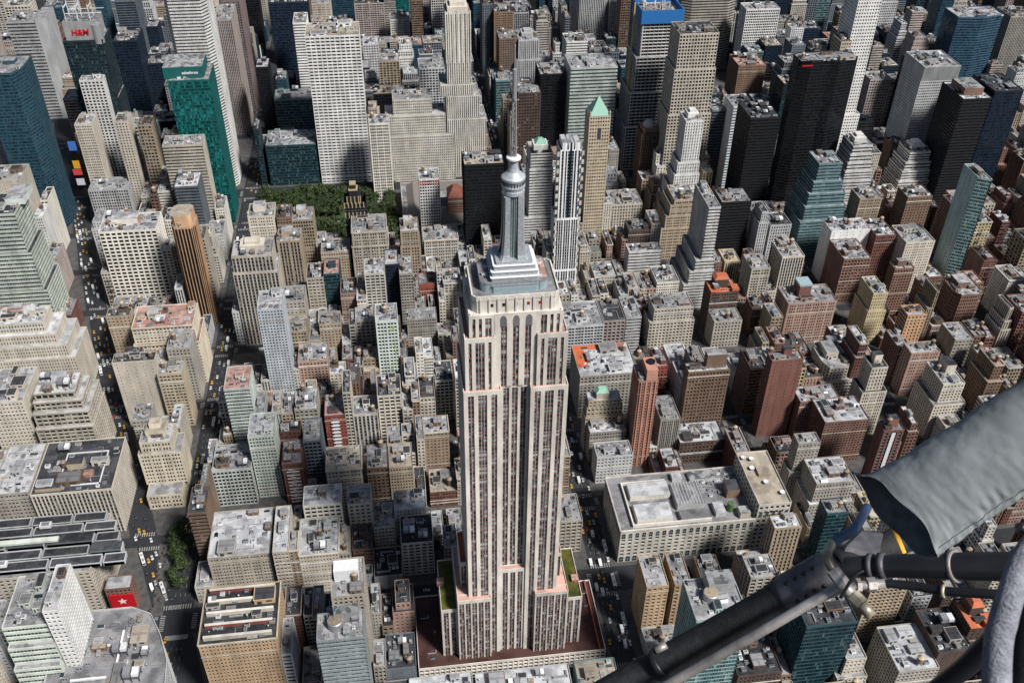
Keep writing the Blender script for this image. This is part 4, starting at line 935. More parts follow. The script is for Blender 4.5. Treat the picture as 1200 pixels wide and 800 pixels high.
    if id_ == 'third605':
        g = MB(); g.box(-w * .36, -d * .3, h, w * .3, d * .3, h + 9, wall('brownred'), top=RM['mech']); add(g, 'maroon_penthouse')
    if id_ == 'hm':
        g = MB(); g.box(-w * .40, -d / 2 + 1, h, w * .42, d / 2 - 2, h + 22, wall('grey'), top=RM['mech']); pb = add(g, 'sign_box')
        for i in range(3):
            for j in (0, 1):
                g = MB(); xx = -w * .3 + i * w * .3; g.box(xx - .3, -d / 2 + 4 + j * 16, h + 22, xx + .3, -d / 2 + 4.6 + j * 16, h + 40, M['white']); g.box(xx, -d / 2 + 4 + j * 16, h + 30, xx + w * .3, -d / 2 + 4.5 + j * 16, h + 30.6, M['white']); g.box(xx, -d / 2 + 4, h + 36 + j, xx + .4, -d / 2 + 20, h + 36.6 + j, M['white']); add(g, 'roof_truss')
        c = bpy.data.curves.new('sign', 'FONT'); c.body = 'H&M'; c.size = 9; c.extrude = .3; c.align_x = 'CENTER'; c.shear = .18; c.offset = .25; c.materials.append(M['sign_red'])
        to = lettering(c); COL.objects.link(to); to.parent = pb; to.location = (-w * .02, -d / 2 + .6, h + 7); to.rotation_euler = (R(90), 0, 0)
        g = MB(); g.lathe([(6, h - 4), (6, h + 18), (5, h + 18)], M['metal'], 20, w / 2 - 5, -d / 2 + 5); add(g, 'corner_drum')
    if id_ == 'salesforce':
        g = MB(); g.box(-w / 2 - 4, -d / 2 + 7, h, w * .36, d / 2, h + 13, wall('teal'), top=RM['mech']); pb = add(g, 'sign_band')
        c = bpy.data.curves.new('sign', 'FONT'); c.body = 'salesforce'; c.size = 4.2; c.extrude = .2; c.align_x = 'CENTER'; c.offset = .08; c.materials.append(M['signw'])
        to = lettering(c); COL.objects.link(to); to.parent = pb; to.location = (2, -d / 2 + 6.7, h + 5); to.rotation_euler = (R(90), 0, 0)
    if id_ == 'park101':
        g = MB(); g.box(-w / 2 + 2, -d / 2 - .35, h - 4.5, -w / 2 + 14, -d / 2 - .1, h - 3, M['sign_red']); add(g, 'red_sign')
    if id_ == 'f22':
        g = MB(); lime = plain('lime_panel', (.35, .55, .08))
        for i in range(12): xx = -w / 2 + w * (.55 + .4 * rr.random()); z = rr.uniform(8, h - 6); g.box(xx - .8, -d / 2 - .15, z, xx + .8, -d / 2 - .04, z + 1.6, lime)
        add(g, 'lime_panel')
    if id_ == 'redslab':
        g = MB(); g.box(-2.4, -d / 2 - .5, 0, 2.4, -d / 2 - .05, h - 3, M['metal'])
        for z in range(3, int(h) - 3, 4): g.box(-3.6, -d / 2 - 1.6, z, 3.6, -d / 2 - .5, z + .25, M['white'], True)
        add(g, 'fire_escape')
    if id_ == 'g12':
        g = MB(); z = 4; s = 1
        while z < h - 4:
            g.box(-5, -d / 2 - 1.3, z, 5, -d / 2 - .1, z + .2, M['white'], True)
            g.quad([(-4 * s, -d / 2 - 1.2, z), (-4 * s + s * .1, -d / 2 - .4, z), (4 * s + s * .1, -d / 2 - .4, z + 3.6), (4 * s, -d / 2 - 1.2, z + 3.6)], M['white']); z += 3.8; s = -s
        add(g, 'fire_escape')
    if id_ in ('m6', 's5'):
        g = MB(); g.lathe([(4.6, h), (4.6, h + 6), (4.2, h + 6.3)], M['metal'], 24, -w * .1, 0); g.lathe([(4.1, h + 6.3), (.1, h + 6.6)], M['conetop'], 24, -w * .1, 0); add(g, 'round_tank')
        g = MB(); g.box(-w * .12, d * .1, h, w * .4, d * .45, h + 9, wall('grey'), top=RM['mech']); add(g, 'plant_room')
    if id_ == 'm11':
        for i in range(10):
            o_ = link('cooling_tower', KIT['cooling_tower'], ro, loc=(-w / 2 + 2.4 + (i % 5) * 3.7, -d / 4 + (i // 5) * 13, h), scl=(.6, .6, .9))
    if id_ in ('zig1', 'zig2', 'madison275', 'deco1', 'e7'):
        g = MB(); g.box(-w * .3, -d * .2, h, w * .3, d * .3, h + 6, wall(wk)); g.box(-w * .18, -d * .1, h + 6, w * .18, d * .2, h + 9, wall(wk)); add(g, 'crown')
    if id_ == 'fifth500':
        g = MB(); g.prism(rect(-w * .42, -d * .42, w * .42, d * .42), h, h + 6, wall('cream')); g.prism(rect(-w * .3, -d * .3, w * .3, d * .3), h + 6, h + 10, wall('cream'))
        for i in range(7): xx = -w / 2 + w * i / 6; g.box(xx - .6, -d / 2 - .5, h - 60, xx + .6, -d / 2 - .03, h + 2.5, wall('creamwhite'))
        add(g, 'crown')
    if id_ == 'mobil':
        g = MB(); g.box(-w / 2 - .3, -d / 2 - .3, h - 16, w / 2 + .3, -d / 2 - .02, h + 1, wall('silver')); g.box(-w / 2 - .32, -d / 2 - .3, h - 16, -w / 2 - .02, d / 2, h + 1, wall('silver'))
        for i in range(34): xx = -w / 2 + (i + .5) * w / 34; g.box(xx - .25, -d / 2 - .6, h - 15, xx + .25, -d / 2 - .3, h, wall('grey'))
        add(g, 'crown_screen')
    if id_ == 'h9':
        g = MB(); g.box(-w * .22, -4, h, w * .02, 10, h + 13, wall('brick'), top=M['green']); g.box(-w * .23, -4.3, h + 12.5, w * .03, 10.3, h + 14.5, M['silverglass'], True); add(g, 'penthouse')
    if id_ == 'r4':
        g = MB(); g.box(-2, -2, h, w * .42, d * .45, h + 14, wall('brown'), top=RM['light']); add(g, 'penthouse')
    if id_ == 'l4':
        g = MB(); g.box(-w * .1, -2, h, w * .35, d * .35, h + 10, wall('cream'), top=RM['dark']); add(g, 'penthouse')
    if id_ in ('l5', 'l1', 'l3'):
        g = MB(); g.box(-3, -2, h, 4, 4, h + 9, wall(wk), top=RM['dark']); add(g, 'penthouse')
    if id_ == 'l5':
        g = MB(); g.box(-1.5, -d / 2 - .4, 0, 1.6, -d / 2 - .05, h - 2, M['white']); add(g, 'white_balcony_stack')
    if id_ == 'astor':
        g = MB(); g.box(w / 2, -d / 2, 0, w / 2 + 14, d / 2, h + 5, wall('grey'), top=RM['grey']); add(g, 'service_core')
    if id_ == 'm8':
        for k_ in range(5):
            g = MB(); yy = -d / 2 + 4 + k_ * (d - 8) / 4; g.box(-w / 2 + 3, yy - .7, h, w / 2 - 3, yy + .7, h + 3.2, wall('cream' if k_ != 1 and k_ != 4 else 'redpaint')); g.box(-w / 2 + 3, yy - .9, h + 3.2, w / 2 - 3, yy + .9, h + 3.5, wall('creamwhite'), True); add(g, 'roof_gallery')
    if id_ in ('r1', 'q10'):
        g = MB(); g.box(-w / 2 + .4, -d / 2 + 14, h + .02, -w / 2 + 10, d / 2 - .4, h + .4, RM['orange']); g.box(-w / 2 + 10, d / 2 - 7, h + .02, w / 2 - 4, d / 2 - .4, h + .4, RM['orange']); (add(g, 'orange_deck') if id_ == 'r1' else None)
    if id_ == 'blackroof':
        for (a, b_, c, d_, z_) in ((-12, -16, -11.2, 14, .9), (-12, 14, 20, 14.8, .9), (19.2, -22, 20, 14, .9), (-2, -22, 20, -21.2, .9)):
            g = MB(); g.box(a, b_, h, c, d_, h + z_, M['white'], True); add(g, 'roof_curb')
        g = MB(); g.box(-27, -26, h + .01, -8, -12, h + 3.2, wall('tan'), top=RM['dark']); add(g, 'bulkhead'); g = MB(); g.box(-8, -4, h, 4, 4, h + 6, wall('ochre'), top=RM['dark']); add(g, 'bulkhead')
        g = MB(); g.box(6, -14, h, 13, -8, h + 3, wall('salmon'), top=RM['red']); add(g, 'bulkhead')
    if id_ == 'herald':
        for (a, b_, c, d_, z_) in ((-w * .32, -d * .2, w * .30, d * .42, 7), (-w * .18, -d * .05, w * .16, d * .3, 12)):
            g = MB(); g.box(a, b_, h, c, d_, h + z_, wall(wk), top=RM['tan']); add(g, 'crown')
    if id_ == 'm1':
        g = MB(); g.box(-.3, -d / 2 + 1, h, .3, d / 2 - 1, h + .9, wall('creamwhite')); add(g, 'fire_wall')
    if id_ in ('cream2', 'bigcream', 'e9', 'e3'):
        for k_ in range(3):
            g = MB(); xx = rr.uniform(-w * .4, w * .2); yy = rr.uniform(-d * .35, d * .2); g.box(xx, yy, h, xx + rr.uniform(7, 13), yy + rr.uniform(5, 9), h + rr.uniform(3, 7.5), wall(rr.choice((wk, 'creamwhite', 'salmon'))), top=RM['white']); add(g, 'bulkhead')
    if id_ == 'cg1':
        g = MB(); g.box(w / 2 - 12, -2, h, w / 2 + 5, d / 2 + 6, h + 6, wall('whitegreen'), top=RM['light']); add(g, 'penthouse')
    if id_ == 'salmonbrick':
        g = MB(); g.box(-2, -d / 2 + 1, h, w / 2 - 1, d / 2 - 4, h + 11, wall('salmon')); g.lathe([(3.4, h + 11), (3.4, h + 12.6), (2.8, h + 12.6), (2.6, h + 12)], M['black'], 16, w * .2, 0)
        for xx in (-6, -2.2, 2.2, 6): g.box(xx - .5, -d / 2 - .7, 0, xx + .5, -d / 2 - .03, h, wall('salmon'))
        add(g, 'penthouse')
    if id_ == 'm7':
        g = MB(); g.box(-w * .4, -3, h, w * .35, 6, h + 10, M['white']); add(g, 'white_penthouse')
    if id_ == 'orange':
        g = MB(); g.prism(cham(w / 2 - 2, d / 2 - 2, 3), h, h + 11, wall('orange'), RM['tan']); add(g, 'penthouse')
    if id_ in ('f2', 'f3', 'e3', 'f1', 'dk8', 'f10', 'l2', 'h14', 'h12'):
        g = MB(); g.box(-w * .3, -d * .15, h, w * .15, d * .3, h + 7, wall(wk), top=RM['light']); add(g, 'penthouse')
# ------------------------------------------------------------------ department store with long dark roofs (34th to 35th)
def star(cx, cz, r, y, g, mat, n=5):
    pts = []
    for i in range(n * 2):
        a = R(90 + i * 180 / n); q = r if i % 2 == 0 else r * .4; pts.append((cx + q * math.cos(a), cz + q * math.sin(a)))
    k = len(pts)
    for i in range(k): g.quad([(cx, y, cz), (pts[i][0], y, pts[i][1]), (pts[(i + 1) % k][0], y, pts[(i + 1) % k][1])], mat)
X1 = bway(60) - 16; X2 = bway(117) - 16
root = thing('department_store', (-380, 90, 0), 'huge department store with rows of long black roofs beside the plaza', 'department store')
W, Gm, F = MB(), MB(), MB()
pl = [(-490 + 380, 62 - 90), (-290 + 380, 62 - 90), (-290 + 380, 66 - 90), (X1 + 380, 66 - 90), (X2 + 380, 117 - 90), (-490 + 380, 117 - 90)]
body(W, Gm, [(-110, -28), (88, -28), (X2 + 378, 27), (-110, 27)], 0, 44, 'punch', wall('tanlight'), G['std'], rf=F, roofm=RM['grey'], bay=4.5)
W.obj('facade', root); Gm.obj('glazing', root, kind='stuff'); F.obj('roof', root)
rr = random.Random(5)
for row, yy in enumerate((66, 76, 87, 98, 108)):
    x = -486 + row * 3
    while x < bway(yy) - 34:
        L_ = rr.uniform(22, 36); L_ = min(L_, bway(yy) - 20 - x)
        if L_ > 9:
            g = MB(); cxx, cyy = x + L_ / 2 + 380, yy - 90
            g.box(cxx - L_ / 2, cyy, 44.0, cxx + L_ / 2, cyy + 8.2, 47.0 if rr.random() < .8 else 49.5, wall('slate'), top=RM['dark'])
            zt = 47.05
            for s in (0, 8.0): g.box(cxx - L_ / 2 - .3, cyy + s, 44, cxx + L_ / 2 + .3, cyy + s + .5, 47.8, wall('whitegrey'))
            for s in (-L_ / 2 - .3, L_ / 2): g.box(cxx + s, cyy + .5, 44, cxx + s + .4, cyy + 8.0, 47.8, wall('whitegrey'))
            g.obj('roof_section', root)
        x += L_ + 2.5
g = MB(); g.box(-420 + 380, 88 - 90, 49.6, -318 + 380, 92 - 90, 51.4, wall('palegreen')); g.obj('pale_roof_ridge', root)
for x, y in ((-352, 70), (-330, 104), (-420, 100), (-395, 75)): link('air_handler', KIT['air_handler'], root, loc=(x + 380, y - 90, 49.6), scl=(4, 3, 2.2))
FOOT.append((-490, 62, -290, 117)); FOOT.append((-300, 55, -250, 125)); VB.append((-50, 170, 60, 700))
root = thing('corner_shop', (-277, 63, 0), 'small brown corner building with pale roof, carrying a red billboard with a white star', 'shop')
W, Gm, F = MB(), MB(), MB(); body(W, Gm, rect(-8, -5, 10, 7), 0, 27, 'punch', wall('brownred'), G['std'], rf=F, roofm=RM['white'])
W.obj('facade', root); Gm.obj('glazing', root, kind='stuff'); F.obj('roof', root)
g = MB(); g.box(-6.5, -6.2, 8, 10.5, -5.3, 21.5, M['sign_red'], True); s_ = g.obj('star_billboard', root); g = MB(); star(2, 14.6, 3.6, -6.26, g, M['signw']); g.obj('star', s_)
# ------------------------------------------------------------------ curved glass mall south of it
root = thing('shopping_mall', (-262, -20, 0), 'glass fronted mall with a rounded corner and grey roof full of ducts, facing the crossing', 'shopping mall')
pl = [(-36, -35), (34, -60), (40, -30), (38, -5), (31, 15), (22, 33), (8, 40), (-24, 40), (-36, 20)]
W, Gm, F = MB(), MB(), MB(); body(W, Gm, pl, 0, 52, 'glass', wall('whitegrey'), G['grey'], rf=F, roofm=RM['grey'], parapet=1.6); W.obj('facade', root); Gm.obj('glazing', root, kind='stuff'); F.obj('roof', root)
rr = random.Random(8); roof_stuff(root, 0, 0, -30, -24, 28, 34, 52, wall('greige'), RM['tan'], rr, 3.5, 0)
for a, b_, c, d_ in ((-8, 10, 18, 1.2), (6, -16, 1.2, 38), (-20, -14, 22, 1.4)):
    g = MB(); g.box(a, b_, 52.6, a + c, b_ + d_, 53.8, M['white'], True); g.obj('duct', root)
REG.append(dict(root=root, x=-298, y=-80, w=76, d=100, h=52, wk='glassgrey', rk='tan', st='glass', feats=[], cat='mall', name='mall', id='mall'))
FOOT.append((-300, -80, -222, 20)); VB.append((60, 190, -80, 800))
# ------------------------------------------------------------------ palazzo block right of the tower (34th to 35th)
root = thing('palazzo_block', (160, 88, 0), 'low wide palazzo block with arched windows, rooftop plant and a taller white wing', 'office building')
wmk = wall('tanlight'); W, Gm, F = MB(), MB(), MB()
body(W, Gm, rect(-66, -28, 40, 29), 0, 35, 'punch', wall('creamwhite'), G['std'], rf=F, roofm=RM['grey'], bay=5.2, fh=4.4, cornice=wall('creamwhite'), top=9, base=6, parapet=1.5)
W.obj('facade', root); Gm.obj('glazing', root, kind='stuff'); F.obj('roof', root)
W, Gm, F = MB(), MB(), MB(); body(W, Gm, rect(40.2, -28, 66, 29), 0, 50, 'punch', wall('creamwhite'), G['std'], rf=F, roofm=RM['tan'], bay=4.6, fh=5, parapet=1.3)
o = W.obj('tall_wing', root); Gm.obj('glazing', o, kind='stuff'); F.obj('wing_roof', o)
def arch_mesh(w, h):
    g = MB(); pts = [(-w / 2, 0), (w / 2, 0), (w / 2, h - w / 2)] + [(w / 2 * math.cos(R(t)), h - w / 2 + w / 2 * math.sin(R(t))) for t in (30, 60, 90, 120, 150)] + [(-w / 2, h - w / 2)]
    g.quad([(p[0], -.03, p[1]) for p in pts], G['tealdark'], [(.5, .5)] * len(pts)); 
    for k in range(len(pts)):
        p, q = pts[k], pts[(k + 1) % len(pts)]; cx_, cz_ = 0, h / 2
        e = lambda a: (a[0] * 1.16, cz_ + (a[1] - cz_) * 1.1)
        P_, Q_ = e(p), e(q); g.quad([(p[0], -.16, p[1]), (q[0], -.16, q[1]), (Q_[0], -.16, Q_[1]), (P_[0], -.16, P_[1])], wall('creamwhite')); g.quad([(P_[0], -.16, P_[1]), (Q_[0], -.16, Q_[1]), (Q_[0], 0, Q_[1]), (P_[0], 0, P_[1])], wall('creamwhite'))
    g.box(-.08, -.12, 0, .08, -.03, h - .4, M['mull']); g.box(-w / 2, -.12, h * .45, w / 2, -.03, h * .45 + .15, M['mull'])
    return g.mesh('arched_window')
am = arch_mesh(3.0, 5.6); bm_ = arch_mesh(3.8, 6.2)
for i in range(20): link('arched_window', am, root, loc=(-63.4 + i * 5.3, -28.02, 27.3))
for i in range(20): link('arcade_window', bm_, root, loc=(-63.4 + i * 5.3, -28.02, .6))
for i in range(11): link('arched_window', am, root, loc=(-66.02, 26 - i * 5.2, 27.3), rot=(0, 0, -math.pi / 2)); link('arcade_window', bm_, root, loc=(-66.02, 26 - i * 5.2, .6), rot=(0, 0, -math.pi / 2))
for i in range(5): link('arched_window', am, root, loc=(43 + i * 5.1, -28.02, 38), scl=(.8, 1, 1))
rr = random.Random(4)
for nm, (a, b_, c, d_, h_, wk_, rk_) in (('roof_hall', (-52, 2, -20, 16, 5, 'creamwhite', 'white')), ('roof_hall', (-52, -22, -24, -6, 5, 'creamwhite', 'white')), ('glass_hall', (-18, -12, 4, 12, 6, 'whitegrey', 'light')), ('plant_room', (-18, -24, 6, -15, 4, 'grey', 'grey')), ('plant_room', (24, -4, 34, 8, 9, 'brown', 'dark')),
        ('plant_room', (10, -22, 18, -10, 4.5, 'whitegrey', 'white')), ('plant_room', (28, -26, 36, -18, 6, 'cream', 'light')), ('plant_room', (-14, 18, -6, 25, 4, 'whitegrey', 'white')), ('plant_room', (0, 16, 22, 25, 3.5, 'whitegrey', 'mech'))):
    g = MB(); g.box(a, b_, 35.02, c, d_, 35 + h_, wall(wk_), top=RM[rk_])
    if nm == 'glass_hall':
        for k in range(9): g.box(a + .5 + k * 2.5, b_, 35 + h_, a + .8 + k * 2.5, d_, 35 + h_ + .3, M['white'])
    g.obj(nm, root)
g = MB(); g.box(-56, -25, 35.02, -55, 20, 38, wall('creamwhite')); g.box(-55, 19, 35.02, -20, 20, 38, wall('creamwhite')); g.box(-55, -25, 35.02, 6, -24.2, 38, wall('creamwhite')); g.obj('roof_screen', root)
g = MB(); g.lathe([(2.6, 35), (2.6, 43), (2.2, 43.3)], plain('green_tank', (.07, .14, .04)), 16, 23, -16); g.obj('green_silo', root)
for x, y in ((44, 22), (50, 20), (47, 10), (53, -6), (62, -18)):
    g = MB(); g.lathe([(.3, 50), (.3, 51.5), (2.0, 52.4), (2.1, 52.6), (.2, 51.9)], M['white'], 14, x, y); g.obj('satellite_dish', root)
g = MB(); g.box(50, 2, 50.02, 60, 12, 52.5, wall('tan'), top=RM['tan']); g.obj('bulkhead', root)
for _ in range(26):
    k = rr.choice(('ac_unit', 'air_handler', 'duct')); x = rr.uniform(8, 38); y = rr.uniform(-2, 26)
    if not (22 < x < 36 and -6 < y < 10): link(k, KIT[k], root, loc=(x, y, 35), scl=(1.3, 1.3, 1.3))
FOOT.append((94, 60, 226, 117))
REG.append(dict(root=root, x=94, y=60, w=132, d=57, h=35, wk='tanlight', rk='grey', st='punch', feats=[], cat='office building', name='palazzo', id='palazzo'))
# ------------------------------------------------------------------ library by the park
root = thing('library', (2, 605, 0), 'long low stone library with brown metal roofs standing at the end of the wooded park', 'library')
W, Gm, F = MB(), MB(), MB(); body(W, Gm, rect(-52, -55, 50, 52), 0, 20, 'pier', wall('tanlight'), G['std'], rf=F, roofm=RM['light'], bay=6, cornice=wall('tanlight')); W.obj('facade', root); Gm.obj('glazing', root, kind='stuff'); F.obj('roof', root)
br = plain('bronze_roof', (.17, .15, .14), .7, var=.3)
for (a, b_, c, d_) in ((-46, -48, -30, 46), (30, -48, 46, 46), (-24, -10, 26, 8), (-24, 30, 26, 46), (-24, -48, 26, -34)):
    g = MB(); h_ = 20.3; zz = 27
    if c - a < d_ - b_: m_ = (a + c) / 2; g.quad([(a, b_, h_), (m_, b_ + 5, zz), (m_, d_ - 5, zz), (a, d_, h_)][::-1], br); g.quad([(c, b_, h_), (c, d_, h_), (m_, d_ - 5, zz), (m_, b_ + 5, zz)], br); g.quad([(a, b_, h_), (c, b_, h_), (m_, b_ + 5, zz)], br); g.quad([(c, d_, h_), (a, d_, h_), (m_, d_ - 5, zz)], br)
    else: m_ = (b_ + d_) / 2; g.quad([(a, b_, h_), (c, b_, h_), (c - 5, m_, zz), (a + 5, m_, zz)], br); g.quad([(c, d_, h_), (a, d_, h_), (a + 5, m_, zz), (c - 5, m_, zz)], br); g.quad([(a, d_, h_), (a, b_, h_), (a + 5, m_, zz)], br); g.quad([(c, b_, h_), (c, d_, h_), (c - 5, m_, zz)], br)
    g.obj('roof_wing', root)
FOOT.append((-54, 545, 68, 672))
REG.append(dict(root=root, x=-50, y=550, w=102, d=107, h=20, wk='tanlight', rk='light', st='punch', feats=[], cat='library', name='library', id='library'))
FOOT.append((-224, 537, -50, 674))      # the park stays free of buildings
FOOT.append((-275, 40, -224, 127))      # and the plaza

# bright screens at the far square
for i, (x, y, z, w_, h_, c) in enumerate(((-452, 738, 12, 12, 9, (.85, .10, .10)), (-458, 760, 10, 10, 12, (.95, .50, .05)), (-446, 726, 4, 14, 10, (.9, .9, .95)), (-470, 800, 16, 12, 14, (.1, .25, .8)), (-432, 720, 10, 8, 12, (.8, .2, .4)))):
    m_ = plain('screen_%d' % i, c, .4); b_ = m_.node_tree.nodes['Principled BSDF']; b_.inputs['Emission Color'].default_value = (*c, 1); b_.inputs['Emission Strength'].default_value = .5
    nm = ('red', 'orange', 'white', 'blue', 'pink')[i]; t = thing('billboard', (x, y, 0), nm + ' lit billboard over the far square between the glass towers', 'billboard')
    g = MB(); g.box(-w_ / 2, -.5, z, w_ / 2, 0, z + h_, M['dark'], True); fr = g.obj('frame', t); g = MB(); g.box(-w_ / 2 + .4, -.6, z + .4, w_ / 2 - .4, -.51, z + h_ - .4, m_, True); g.obj('screen', t)
    for s in (-1, 1): g = MB(); g.box(s * w_ * .3 - .3, -.3, 0, s * w_ * .3 + .3, .3, z, M['dark']); g.obj('post', t)
# ------------------------------------------------------------------ ordinary buildings filling the blocks
def vtop_ok(x0, x1, y0, y1, h, lim=9):
    a = project(x0, y1, h); b = project(x1, y1, h); c = project(x0, y0, h); dd = project(x1, y0, h)
    u0, u1 = min(a[0], c[0]), max(b[0], dd[0]); v = min(a[1], b[1])
    for ua, ub, yy, vb in VB:
        if yy > y0 + 4 and u1 > ua + 2 and u0 < ub - 2 and v < vb - lim: return False
    return True
def inframe(x0, x1, y0, y1, h):
    ps = [project(x, y, z) for x in (x0, x1) for y in (y0, y1) for z in (0, h)]
    return max(p[0] for p in ps) > -40 and min(p[0] for p in ps) < 1240 and max(p[1] for p in ps) > -15 and min(p[1] for p in ps) < 830
def pick(rr, t):
    s = sum(w for _, w in t); r = rr.random() * s
    for k, w in t:
        r -= w
        if r <= 0: return k
    return t[-1][0]
rr = random.Random(21); NF = 0; SPEC = []; FOOT.append((-275, 100, -224, 163))
def fill_row(x0, x1, ya, yb, front, zone):
    """lots between x0 and x1"""
    global NF
    segs = [(x0, x1)]
    for (a, b_, c, d_) in FOOT:
        ov = min(yb, d_) - max(ya, b_)
        if ov < 2.5: continue
        ns = []
        for s, e in segs:
            if c <= s or a >= e: ns.append((s, e)); continue
            if a > s: ns.append((s, a - .15))
            if c < e: ns.append((c + .15, e))
        segs = ns
    for s, e in segs:
        if e - s < 4.5: continue
        x = s
        while e - x > 4:
            corner = x - x0 < 1 or x1 - x < 34
            if zone == 'east' and not corner: w = rr.choice((6.5, 7, 7.5, 8, 10, 12, 14, 16, 20))
            elif zone == 'north': w = rr.uniform(14, 34)
            else: w = rr.choice((6.5, 7.5, 8, 9, 10, 12, 12, 14, 17)) if not corner else rr.uniform(12, 22)
            if e - x - w < 5.5: w = e - x
            if w > 36: w = w / 2
            if zone == 'mid': h = rr.gauss(42, 16); h = max(13, min(78, h))
            elif zone == 'west': h = rr.gauss(52, 16); h = max(18, min(88, h))
            elif zone == 'east':
                h = rr.uniform(14, 20) if w < 9 else rr.gauss(44, 14) if not corner else rr.gauss(52, 12); h = max(13, min(75, h))
            else: h = rr.gauss(62, 34); h = max(16, min(135, h))
            if w > 30: h = min(h, 60)
            gp = rr.choice((0, 0, 0, 1.5, 3.0, 4.5)) if w > 9 else 0; A, B = x + .04, x + w - .04 - gp; y0, y1 = ya, yb
            if rr.random() < .55 and zone != 'north': (y0, y1) = (ya, yb - rr.uniform(1, 8)) if front else (ya + rr.uniform(1, 6), yb)
            for (a, b_, c, d_) in FOOT:
                if min(B, c) - max(A, a) > .1 and min(y1, d_) - max(y0, b_) > 0:
                    if d_ > y1 - 3: y1 = min(y1, b_ - .2)
                    else: y0 = max(y0, d_ + .2)
            x += w
            if y1 - y0 < 7 or not inframe(A, B, y0, y1, h): continue
            while h > 9 and not vtop_ok(A, B, y0, y1, h + 4): h -= 3
            if h < 9.5: continue
            if zone == 'east': wk = pick(rr, [('brownred', 4), ('brown', 2.5), ('pinkbrick', 4), ('creamwhite', 1.5), ('cream', 3.5), ('tan', 3.5), ('brick', 3), ('greige', 1.5), ('whitegrey', 1), ('darkbrown', 1), ('yellow', .8)])
            elif zone == 'north': wk = pick(rr, [('greige', 2), ('slate', 3), ('navy', 2.4), ('cream', 1), ('whitegrey', 2), ('brown', 2), ('tan', .8), ('darkglass', 3), ('pinkgrey', 2), ('black', .8), ('white', 1), ('bluegl', .8), ('tealgrey', .8)])
            else: wk = pick(rr, [('cream', 4), ('greige', 3), ('tanlight', 2.6), ('tan', 1.6), ('whitegrey', 3.2), ('creamwhite', 4), ('white', 1.4), ('grey', 1.2), ('pinkgrey', .8), ('brownred', 1.2), ('brown', 1.6), ('pinkbrick', 1), ('brick', .7), ('slate', .6), ('tanbrown', 1.4), ('darkbrown', .6)])
            st = 'glass' if wk in ('navy', 'darkglass', 'black', 'bluegl', 'tealgrey') else pick(rr, [('punch', 6), ('grid', 2.5), ('pier', 2), ('band', 1 if zone != 'north' else 3)])
            if zone == 'east' and w < 9: st = 'punch'
            rk = pick(rr, [('light', 3), ('white', 3), ('grey', 2.5), ('dark', 4), ('tan', 1.5), ('red', .6), ('mech', 1.6)]) if zone != 'east' else pick(rr, [('light', 3), ('white', 3), ('grey', 2), ('dark', 3), ('tan', 1), ('red', 1.4)])
            tiers = []
            if h > 42 and rr.random() < .45 and st != 'glass' and w > 12:
                hh = h - rr.uniform(5, 16); s1 = rr.uniform(1.5, 3.5); A2, B2, y02, y12 = A + s1, B - s1, y0 + s1, y1 - s1 * .4
                tiers = [(hh, s1, s1, s1, s1 * .4)]
                if h > 55 and rr.random() < .5: tiers = [(hh - 9, s1 + 1, s1 + 1, s1 + 1, s1 * .4), (hh, 1 + s1 * .3, 1 + s1 * .3, 1 + s1 * .3, 0)]; A2 += 1; B2 -= 1; y02 += 1
            elif w > 11 and h > 22 and rr.random() < .45 and st != 'glass':      # a lower wing on one side or in front
                sd = rr.choice('lrfb'); q_ = rr.uniform(.28, .5); A2, B2, y02, y12 = A, B, y0, y1; hh = h * rr.uniform(.45, .82); D_ = y1 - y0
                if sd == 'l': A2 += w * q_; tiers = [(hh, w * q_, 0, 0, 0)]
                elif sd == 'r': B2 -= w * q_; tiers = [(hh, 0, w * q_, 0, 0)]
                elif sd == 'f': y02 += D_ * q_; tiers = [(hh, 0, 0, D_ * q_, 0)]
                else: y12 -= D_ * q_; tiers = [(hh, 0, 0, 0, D_ * q_)]
            else: A2, B2, y02, y12 = A, B, y0, y1
            nm = 'row_house' if h < 22 and w < 10 else ('apartment_building' if zone == 'east' or wk in ('brownred', 'pinkbrick', 'brick') else 'loft_building' if h < 60 else 'office_tower')
            SPEC.append(dict(args=(nm, A2, y02, B2 - A2, y12 - y02, h, st, wk, rk), tiers=tiers, jit=1, belts=rr.random() < .5 and st == 'punch', cornice=wall(rr.choice(('tanlight', 'greige', 'whitegrey'))) if rr.random() < .4 and st == 'punch' else None,
                sides='blank' if rr.random() < .55 and st in ('punch', 'grid') else None, clutter=1.25 if zone != 'east' else .9, tank=.34 if h > 24 else .05, cat=nm.replace('_', ' '), bay=rr.uniform(2.4, 3.6) if st in ('punch', 'grid') else None))
            NF += 1
for n_, pl in BLOCKS:
    y0, y1 = pl[0][1], pl[2][1]; xl, xr = max(pl[0][0], pl[3][0]), min(pl[1][0], pl[2][0])
    if xr - xl < 10: continue
    if y0 < -130: continue
    zone = 'north' if y0 > 690 else 'east' if xl > 230 or (xl > 86 and y0 < 340) else 'west' if xr < -230 else 'mid'
    m_ = (y0 + y1) / 2
    fill_row(xl, xr, y0, m_ - rr.uniform(.3, 2), True, zone); fill_row(xl, xr, m_ + rr.uniform(.3, 1.5), y1, False, zone)
